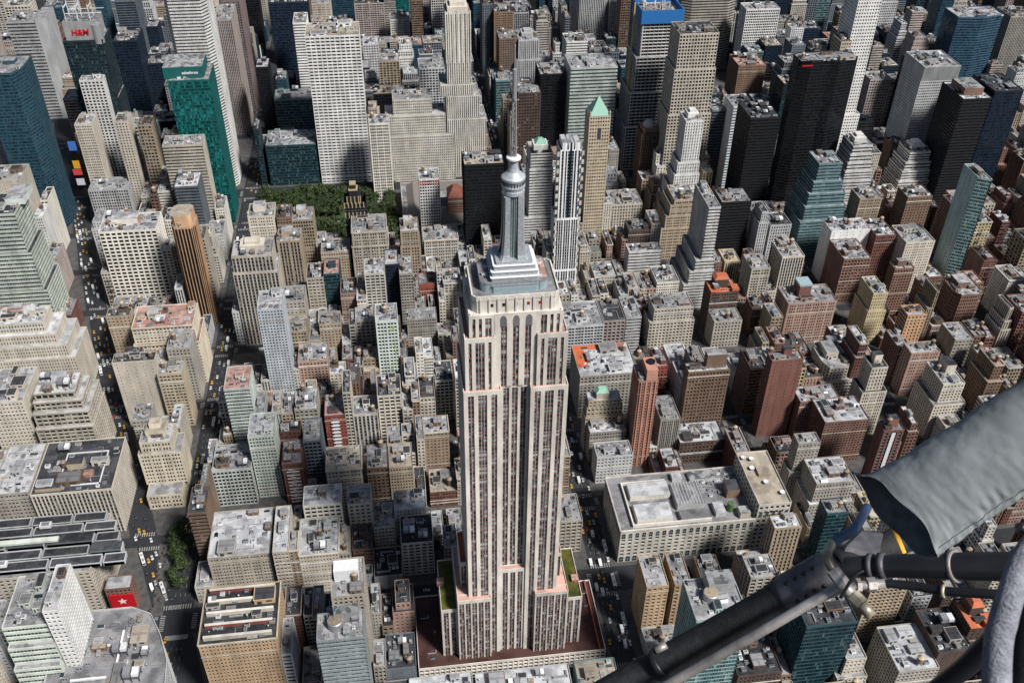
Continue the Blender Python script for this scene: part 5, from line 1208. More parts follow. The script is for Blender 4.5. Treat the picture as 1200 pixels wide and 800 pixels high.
# keep only the buildings this place can show from here: nearest first over a coarse picture of silhouettes
import numpy as np
GW, GH, SC = 310, 205, 4.0
cover = np.zeros((GH, GW), bool)
YY, XX = np.mgrid[0:GH, 0:GW]; PX = (XX + .5) * SC - 20; PY = (YY + .5) * SC - 10
def hull(pts):
    pts = sorted(set(pts)); 
    def half(p):
        o = []
        for q in p:
            while len(o) > 1 and (o[-1][0] - o[-2][0]) * (q[1] - o[-2][1]) - (o[-1][1] - o[-2][1]) * (q[0] - o[-2][0]) <= 0: o.pop()
            o.append(q)
        return o[:-1]
    return half(pts) + half(pts[::-1])
def raster(boxes):
    m = np.zeros((GH, GW), bool)
    for (x0, y0, x1, y1, z0, z1) in boxes:
        hp = hull([project(x, y, z) for x in (x0, x1) for y in (y0, y1) for z in (z0, z1)])
        us = [p[0] for p in hp]; vs_ = [p[1] for p in hp]
        a = max(0, int((min(us) + 20) / SC) - 1); b = min(GW, int((max(us) + 20) / SC) + 2); c = max(0, int((min(vs_) + 10) / SC) - 1); e = min(GH, int((max(vs_) + 10) / SC) + 2)
        if a >= b or c >= e: continue
        q = np.ones((e - c, b - a), bool); px = PX[c:e, a:b]; py = PY[c:e, a:b]
        for i in range(len(hp)):
            p0, p1 = hp[i], hp[(i + 1) % len(hp)]; q &= (p1[0] - p0[0]) * (py - p0[1]) - (p1[1] - p0[1]) * (px - p0[0]) >= 0
        m[c:e, a:b] |= q
    return m
items = [(x0, y0, [(x0, y0, x1, y1, 0, z_)], None) for (x0, y0, x1, y1, z_) in [(-490, 62, -290, 117, 46), (94, 60, 226, 117, 35), (-298, -75, -246, 20, 50)]]
items += [(-28, -22, [(-64, -30, 64, 30, 0, 20), (-36, -25, 36, 22, 20, 82), (-47, -21, 47, 21, 20, 69), (-28.5, -22, 28.5, 22, 82, 255), (-27, -20, 27, 20, 255, 290), (-24, -18, 24, 18, 290, 314)], None)]
for r in H: items.append((r[1], r[2], [(r[1], r[2], r[1] + r[3], r[2] + r[4], 0, r[5])], None))
for s_ in SPEC:
    n0, x_, y_, w_, d_, h_ = s_['args'][:6]; bx_ = [(x_, y_, x_ + w_, y_ + d_, 0, h_)]; z_ = 0
    for (tz, dl, dr, df, db) in s_['tiers']: bx_.append((x_ - dl, y_ - df, x_ + w_ + dr, y_ + d_ + db, 0, tz))
    items.append((x_, y_, bx_, s_))
def dist(it):
    b = it[2][0]; return math.hypot(max(b[0] - CAMLOC[0], 0, CAMLOC[0] - b[2]), b[1] - CAMLOC[1])
items.sort(key=dist); kept = []; cats = {}
for it in items:
    mk = raster(it[2]); vis = int((mk & ~cover).sum()); cover |= mk
    if it[3] is not None and vis >= 2: it[3]['vis'] = vis; kept.append(it[3]); cats.setdefault(it[3]['args'][0], []).append(it[3])
for k_, lst in cats.items():
    if len(lst) > 296:
        lst.sort(key=lambda s_: -s_['vis'])
        for s_ in lst[296:]: s_['drop'] = True
        print(k_, len(lst), 'smallest kept', lst[295]['vis'])
for s_ in kept:
    if s_.get('drop'): continue
    a_ = s_.pop('args'); s_.pop('vis'); b_ = building(*a_, rr, **s_)
    if a_[0] in ('apartment_building', 'loft_building', 'row_house') and a_[6] != 'glass' and rr.random() < .33 and a_[3] > 8:
        df = max([t[3] for t in s_['tiers']] + [0]) + a_[4] / 2; top = min([t[0] for t in s_['tiers']] + [a_[5]])
        link('fire_escape', KIT['fire_escape'], b_, loc=(rr.uniform(-.2, .2) * a_[3], -df - .05, 0), scl=(1, 1, max(.5, (top - 3) / 22)))
def hidden(x, y, z=0):
    u, v = project(x, y, z)
    if not (-25 < u < 1225 and -12 < v < 812): return True
    i, j = int((v + 10) / SC), int((u + 20) / SC)
    if not (0 <= i < GH and 0 <= j < GW): return False
    return bool(cover[max(0, i - 1):i + 2, max(0, j - 1):j + 2].all())
print('fillers', NF, len(kept), {k_: len(v_) for k_, v_ in cats.items()}, 'objects', len(bpy.data.objects))

# ------------------------------------------------------------------ labels of the ordinary buildings
CW = dict(cream='cream stone', creambright='warm cream', creamwhite='pale cream', white='white', whitegrey='pale grey', whitegreen='pale green', palegreen='pale green', paleblue='pale blue', grey='grey', pinkgrey='pinkish grey', dusk='dusky', greige='weathered beige',
    tan='tan brick', tanlight='light tan', tanbrown='fawn brick', ochre='ochre', caramel='caramel brick', brown='brown brick', darkbrown='dark brown', brownred='reddish brown', pinkbrick='pink brick', brick='red brick', salmon='salmon', redpaint='bright red', orange='orange', yellow='yellowish',
    slate='slate grey', navy='navy glass', darkglass='dark glass', black='black glass', teal='teal', tealgrey='teal grey', tealdark='dark teal', bluegl='blue glass', bluedark='dark blue', aqua='aqua glass', silver='silver', glassgrey='grey glass', whiteblue='white', whiteblue2='blue white')
RW = dict(light='light grey roof', white='white roof', grey='grey roof', dark='black roof', tan='tan roof', red='reddish roof', mech='machinery roof', orange='orange roof', none='peaked roof')
ANC = dict(mall='curved glass mall', palazzo='palazzo block', library='library', grace='white gridded slab', salesforce='teal glass tower', hm='red sign tower', orange='orange striped tower', herald='plaza tower', bigcream='big cream block', blackroof='black roofed block', e3='pale gridded block', e7='cream pier tower',
    f18='pale blue slab', redslab='red slab', f22='lime speckled block', radiator='gold crowned tower', f11='red crowned tower', hblack='black slab', fifth500='tall cream tower', fifth425='white finned tower', pyramid='green pyramid tower', banded='green banded slab', vanderbilt='blue netted tower', metlife='wide banded tower',
    park101='big black tower', mobil='silver tower', third605='black banded tower', tealstep='teal ziggurat', slabwhite='thin leaning slab', q7='grey stepped slab', q9='orange roofed block', r4='big brown block', salmonbrick='salmon tower', s5='aqua tower', m6='grey glass tower', m8='caramel block', l1='dark red slab', l4='big cream complex',
    g11='pale green tower', g10='blue edged block', f8='navy slab', q11='cream stepped block', h9='pink brick pair', h12='round fronted block', m1='white roofed loft', s2='courtyard pair', cream2='white topped block', cg1='green banded slab', boa='white banded giant', k2='green white hotel', chrysler='white gridded tower', zig1='white ziggurat')
anc = []
for r in REG:
    if r.get('id') in ANC: p_ = project(r['x'] + r['w'] / 2, r['y'] + r['d'] / 2, r['h']); anc.append((p_, 'the ' + ANC[r['id']], r['root']))
anc.append((project(0, 0, 300), 'the spired skyscraper', TW)); anc.append((project(-140, 640, 12), 'the wooded park', None)); anc.append((project(-253, 90, 0), 'the plaza', None))
ORD = ['', 'second ', 'third ', 'fourth ', 'fifth ', 'sixth ', 'seventh ', 'eighth ', 'ninth ', 'tenth ', 'eleventh ', 'twelfth ']
grp = {}
for r in REG:
    root = r['root']; root['category'] = r['cat']
    if root.get('label'): continue
    p_ = project(r['x'] + r['w'] / 2, r['y'] + r['d'] / 2, r['h'])
    best = min((math.hypot(p_[0] - a[0][0], p_[1] - a[0][1]), a[1]) for a in anc if a[2] is not root)
    sz = 'low ' if r['h'] < 24 else 'tall ' if r['h'] > 62 else ''
    k = {'row_house': 'row house', 'skyscraper': 'skyscraper', 'tower_block': 'tower block', 'office_tower': 'tower'}.get(r['name'], 'building' if r['name'] != 'apartment_building' else 'apartments')
    ft = ''
    if 'tank' in r['feats']: ft = ' and water tank'
    pre = sz + CW.get(r['wk'], 'pale') + ' ' + k + ' with ' + RW.get(r['rk'], 'flat roof') + ft
    if len((pre + ' ' + best[1]).split()) > 12: pre = pre[len(sz):]
    if len((pre + ' ' + best[1]).split()) > 12: pre = pre.replace(' and water tank', '')
    grp.setdefault((pre, best[1]), []).append((best[0], root))
GN = dict(row_house='row houses in the side streets', apartment_building='brick apartment houses', loft_building='loft buildings packed in the blocks', office_tower='towers among the blocks')
for (pre, a), lst in grp.items():
    lst.sort(key=lambda t: t[0])
    for i, (dd, root) in enumerate(lst): root['label'] = pre + ', ' + ORD[min(i, 11)] + 'closest to ' + a
for r in REG:
    if r['name'] in GN: r['root']['group'] = GN[r['name']]

# ------------------------------------------------------------------ trees
m, n, l, b = newmat('leaves'); oi = n.new('ShaderNodeObjectInfo'); mx = n.new('ShaderNodeMix'); mx.data_type = 'RGBA'
f = mathn(n, l, 'ADD', ramp(n, l, noise(n, l, .5, 3), 0, .8, .3, .7), mathn(n, l, 'MULTIPLY', oi.outputs['Random'], .45)); l.new(f, mx.inputs[0]); mx.inputs[6].default_value = (.008, .020, .006, 1); mx.inputs[7].default_value = (.038, .064, .013, 1)
l.new(mx.outputs[2], b.inputs['Base Color']); b.inputs['Roughness'].default_value = .7; LEAF = m
BARK = plain('bark', (.10, .075, .055), .9)
def crown_mesh(seed, light=False):
    q = random.Random(seed); g = MB(); cl = []
    for _ in range(13):
        a = q.uniform(0, 6.283); r = q.uniform(0, 3.4); cl.append((r * math.cos(a), r * math.sin(a), q.uniform(5.2, 9.6) - r * .35, q.uniform(1.3, 2.3)))
    for cx, cy, cz, cr in cl:
        for _ in range(42):
            u = q.uniform(-1, 1); a = q.uniform(0, 6.283); s = math.sqrt(1 - u * u); rr_ = cr * q.uniform(.75, 1.08)
            c = Vector((cx + rr_ * s * math.cos(a), cy + rr_ * s * math.sin(a), cz + rr_ * u * .8)); nrm = Vector((s * math.cos(a) + q.uniform(-.6, .6), s * math.sin(a) + q.uniform(-.6, .6), u + q.uniform(-.2, .8))).normalized()
            t = nrm.orthogonal().normalized(); bt = nrm.cross(t); e = q.uniform(.34, .70)
            g.quad([tuple(c + t * e), tuple(c + bt * e * .8), tuple(c - t * e), tuple(c - bt * e * .8)], LEAF)
    return g.mesh('crown')
CR = [crown_mesh(i) for i in range(5)]
g = MB(); g.lathe([(.38, 0), (.28, 2), (.22, 4.6), (.1, 7)], BARK, 7)
for a in (20, 140, 260):
    ca, sa = math.cos(R(a)), math.sin(R(a)); g.quad([(0, -.12, 3.4), (0, .12, 3.4), (2.2 * ca, 2.2 * sa + .06, 6.8), (2.2 * ca, 2.2 * sa - .06, 6.8)], BARK); g.quad([(0, 0, 3.3), (0, 0, 3.6), (2.2 * ca, 2.2 * sa, 6.9), (2.2 * ca, 2.2 * sa, 6.7)], BARK)
TRK = g.mesh('trunk')
tr = random.Random(12)
def tree(x, y, s, label, group):
    if hidden(x, y, 8 * s): return
    t = thing('tree', (x, y, .15), label, 'tree', group, rz=tr.uniform(0, 6.28)); t.scale = (s, s, s * tr.uniform(.9, 1.15))
    link('crown', tr.choice(CR), t); link('trunk', TRK, t)
for (xa, xb, ya, yb, stp) in ((-218, -60, 620, 674, 9.6), (-218, -60, 537, 590, 9.6), (-92, -58, 568, 620, 9.6), (-218, -180, 568, 620, 9.6)):
    x = xa
    while x <= xb:
        y = ya
        while y <= yb:
            tree(x + tr.uniform(-2, 2), y + tr.uniform(-2, 2), tr.uniform(1.3, 2.0), 'full green plane tree standing among the others of the wooded park', 'plane trees of the wooded park'); y += stp
        x += stp
m_, n, l, b = newmat('lawn'); l.new(scalecol(n, l, (.04, .07, .02), ramp(n, l, noise(n, l, .2, 6), .6, 1.3)), b.inputs['Base Color']); b.inputs['Roughness'].default_value = .9
g = MB(); g.prism(rect(-198, 562, -80, 632), .16, .2, m_); g.obj('lawn', kind='structure')
g = MB(); g.prism(rect(-190, 571, -92, 581), .21, .24, plain('gravel', (.42, .30, .20))); g.obj('gravel_path', kind='structure')
def mk_tent(x0, y0, x1, y1):
    t = thing('tent', ((x0 + x1) / 2, (y0 + y1) / 2, .2), 'long white tent roof on the lawn of the wooded park', 'tent'); w, d = (x1 - x0) / 2, (y1 - y0) / 2
    g = MB(); g.quad([(-w, -d, 4), (w, -d, 4), (w - 1, 0, 6), (-w + 1, 0, 6)], M['white']); g.quad([(w, d, 4), (-w, d, 4), (-w + 1, 0, 6), (w - 1, 0, 6)], M['white']); g.quad([(-w, d, 4), (-w, -d, 4), (-w + 1, 0, 6)], M['white']); g.quad([(w, -d, 4), (w, d, 4), (w - 1, 0, 6)], M['white']); g.obj('canopy', t)
    for sx in (-1, 0, 1):
        for sy in (-1, 1): g = MB(); g.box(sx * (w - .4) - .1, sy * (d - .3) - .1, 0, sx * (w - .4) + .1, sy * (d - .3) + .1, 4, M['metal']); g.obj('pole', t)
mk_tent(-150, 594, -98, 603)
for x, y in ((-245, 130), (-247, 121), (-240, 116), (-238, 108), (-245, 104), (-243, 97), (-239, 90), (-244, 84), (-238, 76), (-243, 122), (-247, 112)): tree(x, y, tr.uniform(1.2, 1.6), 'dark leafy tree beside the paved plaza', 'trees beside the plaza')
ng = 0
for y in range(90, 520, 14):
    for dx in (-3, 3):
        if all(abs(y - sty(k)) > 12 for k in range(30, 50)): tree(386 + dx + tr.uniform(-1, 1), y + tr.uniform(-3, 3), tr.uniform(.7, 1.0), 'green street tree in the planted middle of the eastern avenue', 'trees of the planted avenue'); ng += 1
for k in range(35, 41):
    for _ in range(16):
        x = tr.uniform(250, 640)
        if all(abs(x - a) > h_ + 3 for a, h_ in AVE): tree(x, sty(k) + tr.choice((-6.4, 6.4)), tr.uniform(.6, .95), 'small street tree on a side street of the brick quarter', 'side street trees')
for x, y in ((352, 330), (358, 322), (346, 324), (352, 315), (470, 175), (476, 168), (466, 166), (300, 262), (306, 258), (440, 250), (446, 255), (520, 330)): tree(x, y, tr.uniform(.9, 1.2), 'leafy garden tree in a court between brick houses', 'garden trees')
# plaza furniture
for i in range(14):
    t = thing('cafe_umbrella', (-256 + tr.uniform(-2.5, 3.5), 56 + i * 4.6, .16), 'small dark umbrella over a table on the paved plaza', 'umbrella', 'umbrellas on the plaza')
    if i == 0:
        g = MB(); g.lathe([(1.5, 2.3), (.05, 3.0)], plain('umbrella_cloth', (.06, .045, .05)), 8); ua = g.mesh('canopy'); g = MB(); g.lathe([(.06, 0), (.06, 2.9)], M['dark'], 6); g.lathe([(.6, .7), (.6, .76)], M['metal'], 10); ub = g.mesh('pole')
    link('canopy', ua, t); link('pole', ub, t)

# ------------------------------------------------------------------ traffic
def car_meshes(paint, kind):
    p = paint; g = MB()
    def arc_body(prof, w, mat):
        n_ = len(prof)
        for sx in (-1, 1):
            pts = [(sx * w, y, z) for y, z in prof]; g.quad(pts if sx > 0 else pts[::-1], mat)
        for k in range(n_):
            a, b_ = prof[k], prof[(k + 1) % n_]; g.quad([(-w, a[0], a[1]), (-w, b_[0], b_[1]), (w, b_[0], b_[1]), (w, a[0], a[1])], mat)
    if kind == 'car': arc_body([(-2.35, .3), (-2.4, .75), (-1.6, .95), (1.9, .95), (2.35, .8), (2.35, .3)][::-1], .92, p); Bm = g.mesh('body'); g = MB(); arc_body([(-1.0, .95), (-.35, 1.42), (1.0, 1.45), (1.75, .95)][::-1], .8, M['black']); g.box(-.74, -.3, 1.43, .74, 1.0, 1.475, p); Cm = g.mesh('cabin')
    elif kind == 'bus': g.box(-1.28, -6, .35, 1.28, 6, 3.1, p, True, top=M['white']); g.box(-.7, -4, 3.1, .7, -1, 3.35, M['metal']); g.box(-.7, 2, 3.1, .7, 4, 3.3, M['metal']); Bm = g.mesh('body'); g = MB(); g.box(-1.31, -5.6, 1.4, 1.31, 5.6, 2.4, M['black'], True); g.box(-1.1, -6.03, 1.2, 1.1, 6.03, 2.6, M['black'], True); Cm = g.mesh('window_band')
    else: g.box(-1.15, -1.6, .6, 1.15, 3.4, 3.0, p, True); g.box(-1.05, -3.2, .4, 1.05, -1.7, 2.1, p, True); Bm = g.mesh('body'); g = MB(); g.box(-1.0, -3.24, 1.2, 1.0, -2.2, 1.9, M['black'], True); Cm = g.mesh('cabin')
    g = MB(); r = .34 if kind == 'car' else .46; wv = []
    for k in range(12): a = 2 * math.pi * k / 12; wv.append((r * math.cos(a), r * math.sin(a)))
    g.quad([(.12, y, z) for y, z in wv], M['black']); g.quad([(-.12, y, z) for y, z in wv[::-1]], M['black'])
    for k in range(12): a, b_ = wv[k], wv[(k + 1) % 12]; g.quad([(-.12, *a), (-.12, *b_), (.12, *b_), (.12, *a)], M['black'])
    return Bm, Cm, g.mesh('wheel'), (1.35 if kind == 'car' else 3.6 if kind == 'bus' else 2.2), (.86 if kind == 'car' else 1.15), r
def paint(nm, c): return plain('paint_' + nm, c, .25, .1, .05, .6)
VK = {'taxi': ('car', paint('yellow', (.66, .38, .04))), 'white_car': ('car', paint('whitecar', (.75, .75, .75))), 'black_car': ('car', paint('blackcar', (.03, .03, .035))), 'silver_car': ('car', paint('silvercar', (.42, .43, .45))), 'red_car': ('car', paint('redcar', (.4, .03, .02))), 'bus': ('bus', paint('bus', (.66, .68, .70))), 'van': ('van', M['white'])}
VM = {k: car_meshes(v[1], v[0]) for k, v in VK.items()}
VC = dict(taxi='taxi', white_car='car', black_car='car', silver_car='car', red_car='car', bus='bus', van='van'); VN = dict(taxi='taxi', white_car='parked_car', black_car='parked_car', silver_car='parked_car', red_car='parked_car', bus='bus', van='delivery_van')
VL = dict(taxi='yellow taxi', white_car='white car', black_car='black car', silver_car='silver car', red_car='red car', bus='long pale bus', van='white box van')
def vehicle(k, x, y, rz, where):
    if hidden(x, y, 1): return
    Bm, Cm, Wm, wy, wx, r = VM[k]
    t = thing('car' if VC[k] == 'car' else VN[k], (x, y, .01), VL[k] + ' in the traffic ' + where, VC[k], ('buses ' if k == 'bus' else VL[k] + 's ') + where, rz=rz)
    link('body', Bm, t); link('window_band' if k == 'bus' else 'cabin', Cm, t)
    for sx in (-1, 1):
        for sy in (-1, 1): link('wheel', Wm, t, loc=(sx * wx, sy * wy, r))
cr = random.Random(77)
def traffic(fx, ya, yb, lanes, dens, where, mix, rz=0):
    for ln in lanes:
        y = ya + cr.uniform(0, 8)
        while y < yb:
            k = pick(cr, mix); L_ = {'bus': 15, 'van': 9}.get(k, 6.4)
            if cr.random() < dens:
                cx = fx(y); sl_ = (fx(y + 5) - fx(y - 5)) / 10
                vehicle(k, cx + ln + cr.uniform(-.3, .3), y, rz - math.atan(sl_) if rz == 0 or rz == math.pi else rz, where)
            y += L_ + cr.uniform(.5, 9)
MIX = [('taxi', 3), ('white_car', 2.6), ('black_car', 3), ('silver_car', 2.4), ('red_car', .3), ('bus', .7), ('van', 1.3)]
traffic(lambda y: 80, -110, 240, (-7, -3.5, 0, 3.5, 7), 0.63, 'on the avenue beside the tower', MIX)
traffic(lambda y: 80, 690, 1050, (-5.2, 0, 5.2), 0.75, 'far up the avenue behind the tower', MIX)
traffic(lambda y: -237, -70, 30, (-7, -3.5, 0, 3.5), .8, 'on the avenue below the plaza', [('taxi', 6), ('white_car', 3), ('black_car', 2), ('bus', .6)])
traffic(lambda y: -237, 135, 420, (-6.6, -2.2, 2.2, 6.6), 0.5700000000000001, 'on the avenue above the plaza', MIX)
traffic(lambda y: -237, 540, 900, (-6, 0, 6), .4, 'on the avenue beside the park', MIX)
traffic(bway, 60, 700, (-7.5, -3.6, 0, 3.6), 0.675, 'on the slanting broad street', MIX)
for k_, (xa, xb) in {34: (-215, 64), 35: (-210, -20), 36: (-200, 60), 33: (-200, 60), 38: (-200, 0)}.items():
    for ln in ((-3.4, 3.4) if k_ != 34 else (-6, -2, 2, 6)):
        x = xa + cr.uniform(0, 8)
        while x < xb:
            k = pick(cr, MIX)
            if cr.random() < .4: vehicle(k, x, sty(k_) + ln, math.pi / 2, 'on the cross streets')
            x += (15 if k == 'bus' else 7) + cr.uniform(.5, 8)
print('objects', len(bpy.data.objects))

# ------------------------------------------------------------------ the helicopter's gear close to the camera
FG = {'beam': [(-57.2147,-415.7581,594.3287,0.0286),(-57.0305,-415.7516,594.4682,0.0277),(-56.8747,-415.7512,594.5948,0.0267),(-56.7712,-415.7556,594.6894,0.0259),(-56.7026,-415.7577,594.7481,0.0254)],'sleeve': [(-56.782,-415.7559,594.6823,0.0281),(-56.7772,-415.7566,594.6871,0.0317),(-56.7275,-415.7567,594.7287,0.0313),(-56.7216,-415.7557,594.731,0.0284)],'rod': [(-57.0503,-415.8246,594.502,0.0088),(-56.9825,-415.8189,594.5541,0.0087),(-56.8362,-415.8179,594.6798,0.0084),(-56.774,-415.8169,594.7331,0.0082),(-56.7311,-415.8169,594.7653,0.0082)],'arm': [(-56.717,-415.7593,594.7435,0.0254),(-56.5948,-415.7143,594.7249,0.0249),(-56.4563,-415.6548,594.7276,0.0243),(-56.2643,-415.566,594.745,0.0254)],'tube': [(-56.717,-415.7593,594.7435,0.0155),(-56.6769,-415.7768,594.7609,0.0174),(-56.6449,-415.7941,594.7772,0.0179),(-56.5685,-415.8434,594.8257,0.0212),(-56.4508,-415.912,594.8896,0.0238)],'ring1': [(-56.6681,-415.7812,594.765,0.0209),(-56.6622,-415.7853,594.769,0.0208)],'ring2': [(-56.6558,-415.7887,594.7723,0.0214),(-56.6477,-415.7937,594.7771,0.0214)],'ring3': [(-56.5697,-415.84,594.8217,0.0253),(-56.5659,-415.8437,594.8257,0.0252)],'hose': [(-56.6713,-415.8334,594.7875,0.0067),(-56.6363,-415.8533,594.8009,0.0073),(-56.6056,-415.8814,594.8194,0.0071),(-56.5531,-415.9233,594.8568,0.0075),(-56.4816,-415.9739,594.9028,0.0072)],'hosering': [(-56.6071,-415.8796,594.8181,0.0104),(-56.6036,-415.8825,594.82,0.0104)],'nut': [(-56.7155,-415.8301,594.7838,0.0121),(-56.7088,-415.831,594.7839,0.0121)],'nut2': [(-56.6981,-415.8316,594.7851,0.0114),(-56.6847,-415.8325,594.7863,0.0114)],'pipe': [(-56.7249,-415.8297,594.7827,0.0074),(-56.6659,-415.8341,594.7875,0.0074)],'b1': [(-56.7338,-415.7646,594.8156,0.0075),(-56.7474,-415.7813,594.8081,0.0075),(-56.748,-415.7945,594.7992,0.0075),(-56.7405,-415.8088,594.7904,0.0074)],'b2': [(-56.7455,-415.8048,594.7946,0.0115),(-56.7349,-415.8308,594.7877,0.0114)],'b3': [(-56.7374,-415.8288,594.7898,0.0094),(-56.725,-415.8452,594.7792,0.0093)],'b4': [(-56.7262,-415.8442,594.7802,0.012),(-56.7172,-415.8607,594.777,0.0119)],'b5': [(-56.7184,-415.8597,594.778,0.0093),(-56.7063,-415.8759,594.7676,0.0092)],'bluehose': [(-56.734,-415.7663,594.8134,0.0082),(-56.7211,-415.7621,594.8211,0.0082),(-56.6998,-415.753,594.8202,0.0083),(-56.6759,-415.7323,594.8184,0.0077),(-56.6433,-415.6942,594.8076,0.0079)],'strap': [(-56.6613,-415.7711,594.8694,0.004),(-56.6615,-415.7946,594.8719,0.0042),(-56.6585,-415.8131,594.865,0.0045),(-56.6558,-415.8331,594.8562,0.0039)],'clamp': [(-56.9872,-415.755,594.5125,0.0303),(-56.9764,-415.7564,594.5241,0.0302)],'clampknob': [(-56.9935,-415.7483,594.5445,0.0068),(-56.9734,-415.7445,594.5531,0.0068)],'tarp': [(-56.6907,-415.8367,594.9436),(-56.599,-415.8403,595.0536),(-56.4704,-415.8536,595.1904)],'tarpup': [0.0089,0.076,0.0993],'plate': [(-56.7021,-415.7535,594.7537),(-56.6385,-415.7574,594.76),(-56.6195,-415.7246,594.7727),(-56.6502,-415.7112,594.7681),(-56.6908,-415.7419,594.7706)],'cuff': [(-56.9855,-416.3489,595.5433,0.0066),(-57.0014,-416.357,595.5383,0.0071),(-57.0134,-416.3664,595.5322,0.0075),(-57.0265,-416.3811,595.5274,0.0079),(-57.0343,-416.3931,595.5106,0.0085),(-57.0395,-416.4055,595.4938,0.0085),(-57.0445,-416.4391,595.4497,0.009)],'inner': [(-56.9455,-416.3369,595.5004,0.0198),(-56.9603,-416.3529,595.4772,0.0233),(-56.9728,-416.3692,595.454,0.0256),(-56.9816,-416.4147,595.3939,0.028)],'knob': [(-57.0096,-416.3478,595.5404,0.0033),(-57.0042,-416.3485,595.5405,0.0033)],'lower': [(-56.5963,-415.9325,594.6243,0.0137),(-56.5665,-415.9407,594.701,0.0159),(-56.5398,-415.9446,594.7827,0.0179),(-56.5175,-415.9552,594.8549,0.0173)],'cable': [(-56.7493,-415.85,594.785,0.0026),(-56.7318,-415.8392,594.8184,0.0026),(-56.7154,-415.8349,594.8269,0.0026)]}

def tube(name, key, mat, parent, seg=20, caps=True, closed=True, nut=0, flat=None):
    pts = FG[key]; P_ = [Vector(p_[:3]) for p_ in pts]; rad = [p_[3] for p_ in pts]
    # resample smoothly
    if len(P_) > 2:
        Q, RR = [], []
        for i in range(len(P_) - 1):
            p0 = P_[max(0, i - 1)]; p1 = P_[i]; p2 = P_[i + 1]; p3 = P_[min(len(P_) - 1, i + 2)]
            for t in [j / 8 for j in range(8)]:
                Q.append(.5 * ((2 * p1) + (p2 - p0) * t + (2 * p0 - 5 * p1 + 4 * p2 - p3) * t * t + (3 * p1 - p0 - 3 * p2 + p3) * t ** 3)); RR.append(rad[i] + (rad[i + 1] - rad[i]) * t)
        Q.append(P_[-1]); RR.append(rad[-1])
    else: Q, RR = P_, rad
    seg = nut or seg; g = MB(); n_ = len(Q); up = Vector((0.1, 0.2, 1)); k = 0; i_ = g.mi(mat)
    for i in range(n_):
        d = (Q[min(i + 1, n_ - 1)] - Q[max(i - 1, 0)]).normalized(); a = d.cross(up).normalized(); b_ = a.cross(d)
        for j in range(seg):
            t = 2 * math.pi * j / seg; g.v.append(tuple(Q[i] + (a * math.cos(t) + b_ * math.sin(t) * (flat or 1)) * RR[i]))
    for i in range(n_ - 1):
        for j in range(seg): g.f.append((i * seg + j, i * seg + (j + 1) % seg, (i + 1) * seg + (j + 1) % seg, (i + 1) * seg + j)); g.m.append(i_); g.uv.append(None)
    g.f.append(tuple(range(seg))[::-1]); g.m.append(i_); g.uv.append(None); g.f.append(tuple((n_ - 1) * seg + j for j in range(seg))); g.m.append(i_); g.uv.append(None)
    o = g.obj(name, parent, smooth=not nut)
    if not nut:
        for pl_ in list(o.data.polygons)[-2:]: pl_.use_smooth = False
    return o
def fgmat(nm, col, rough, metal=0, sc=60, var=.3, bmp=.2):
    m, n, l, b = newmat(nm)
    v = mathn(n, l, 'MULTIPLY', ramp(n, l, noise(n, l, sc, 6), 1 - var, 1 + var, .3, .7), ramp(n, l, noise(n, l, sc * .15, 4), 1 - var, 1 + var, .35, .65)); l.new(scalecol(n, l, col, v), b.inputs['Base Color'])
    l.new(ramp(n, l, noise(n, l, sc * .4, 5), rough - .12, rough + .15), b.inputs['Roughness']); b.inputs['Metallic'].default_value = metal
    bp = n.new('ShaderNodeBump'); bp.inputs['Strength'].default_value = bmp; bp.inputs['Distance'].default_value = .002; l.new(noise(n, l, sc * 4, 4), bp.inputs['Height']); l.new(bp.outputs[0], b.inputs['Normal']); return m
MT = fgmat('grip_tape', (.016, .017, .020), .7, 0, 70, .5, .6); MS = fgmat('brushed_steel', (.46, .43, .41), .38, .5, 40); MG = fgmat('grey_casting', (.10, .10, .115), .5, .3, 50); MR = fgmat('black_tube', (.018, .019, .023), .35, 0, 30, .2, .08)
MB_ = fgmat('brass', (.55, .50, .38), .4, .5, 60, .5); MBL = fgmat('blue_hose', (.09, .15, .27), .5, 0, 40, .3); MY = fgmat('yellow_strap', (.75, .38, .02), .6); MC = fgmat('canvas_grey', (.27, .30, .31), .8, 0, 9, .25, .5); MF = fgmat('fleece_grey', (.23, .24, .28), .95, 0, 120, .3, .8)
def fgthing(name, at, label, cat):
    t = thing(name, (0, 0, 0), label, cat); return t
hs = thing('helicopter_skid', (0, 0, 0), 'black taped skid tube with steel rod and riveted grey joint, crossing the view', 'helicopter part')
tube('taped_tube', 'beam', MT, hs, 28); tube('joint_sleeve', 'sleeve', MG, hs, 28); tube('steel_rod', 'rod', MS, hs, 16); tube('cross_arm', 'arm', MT, hs, 24); tube('cross_tube', 'tube', MR, hs, 28)
for k in ('ring1', 'ring2'): tube('tube_clamp', k, MG, hs, 28)
tube('tube_clamp', 'ring3', MS, hs, 28); tube('hose_clamp', 'clamp', MR, hs, 28); tube('clamp_screw', 'clampknob', MS, hs, 16); tube('lower_tube', 'lower', MR, hs, 20)
g = MB(); pl_ = FG['plate']; dn = (CAMROT @ Vector((0, 0, -1))) * .012; A_ = [tuple(p_) for p_ in pl_]; B_ = [tuple(Vector(p_) + dn) for p_ in pl_]; g.quad(A_, MG); g.quad(B_[::-1], MG)
for k in range(5): g.quad([A_[k], B_[k], B_[(k + 1) % 5], A_[(k + 1) % 5]], MG)
g.obj('gusset_plate', hs)
S0, S1 = Vector(FG['sleeve'][1][:3]), Vector(FG['sleeve'][2][:3]); rd = FG['sleeve'][1][3]; tocam = (Vector(CAMLOC) - S0).normalized(); ax = (S1 - S0).normalized(); up_ = (tocam - ax * tocam.dot(ax)).normalized(); sd = ax.cross(up_)
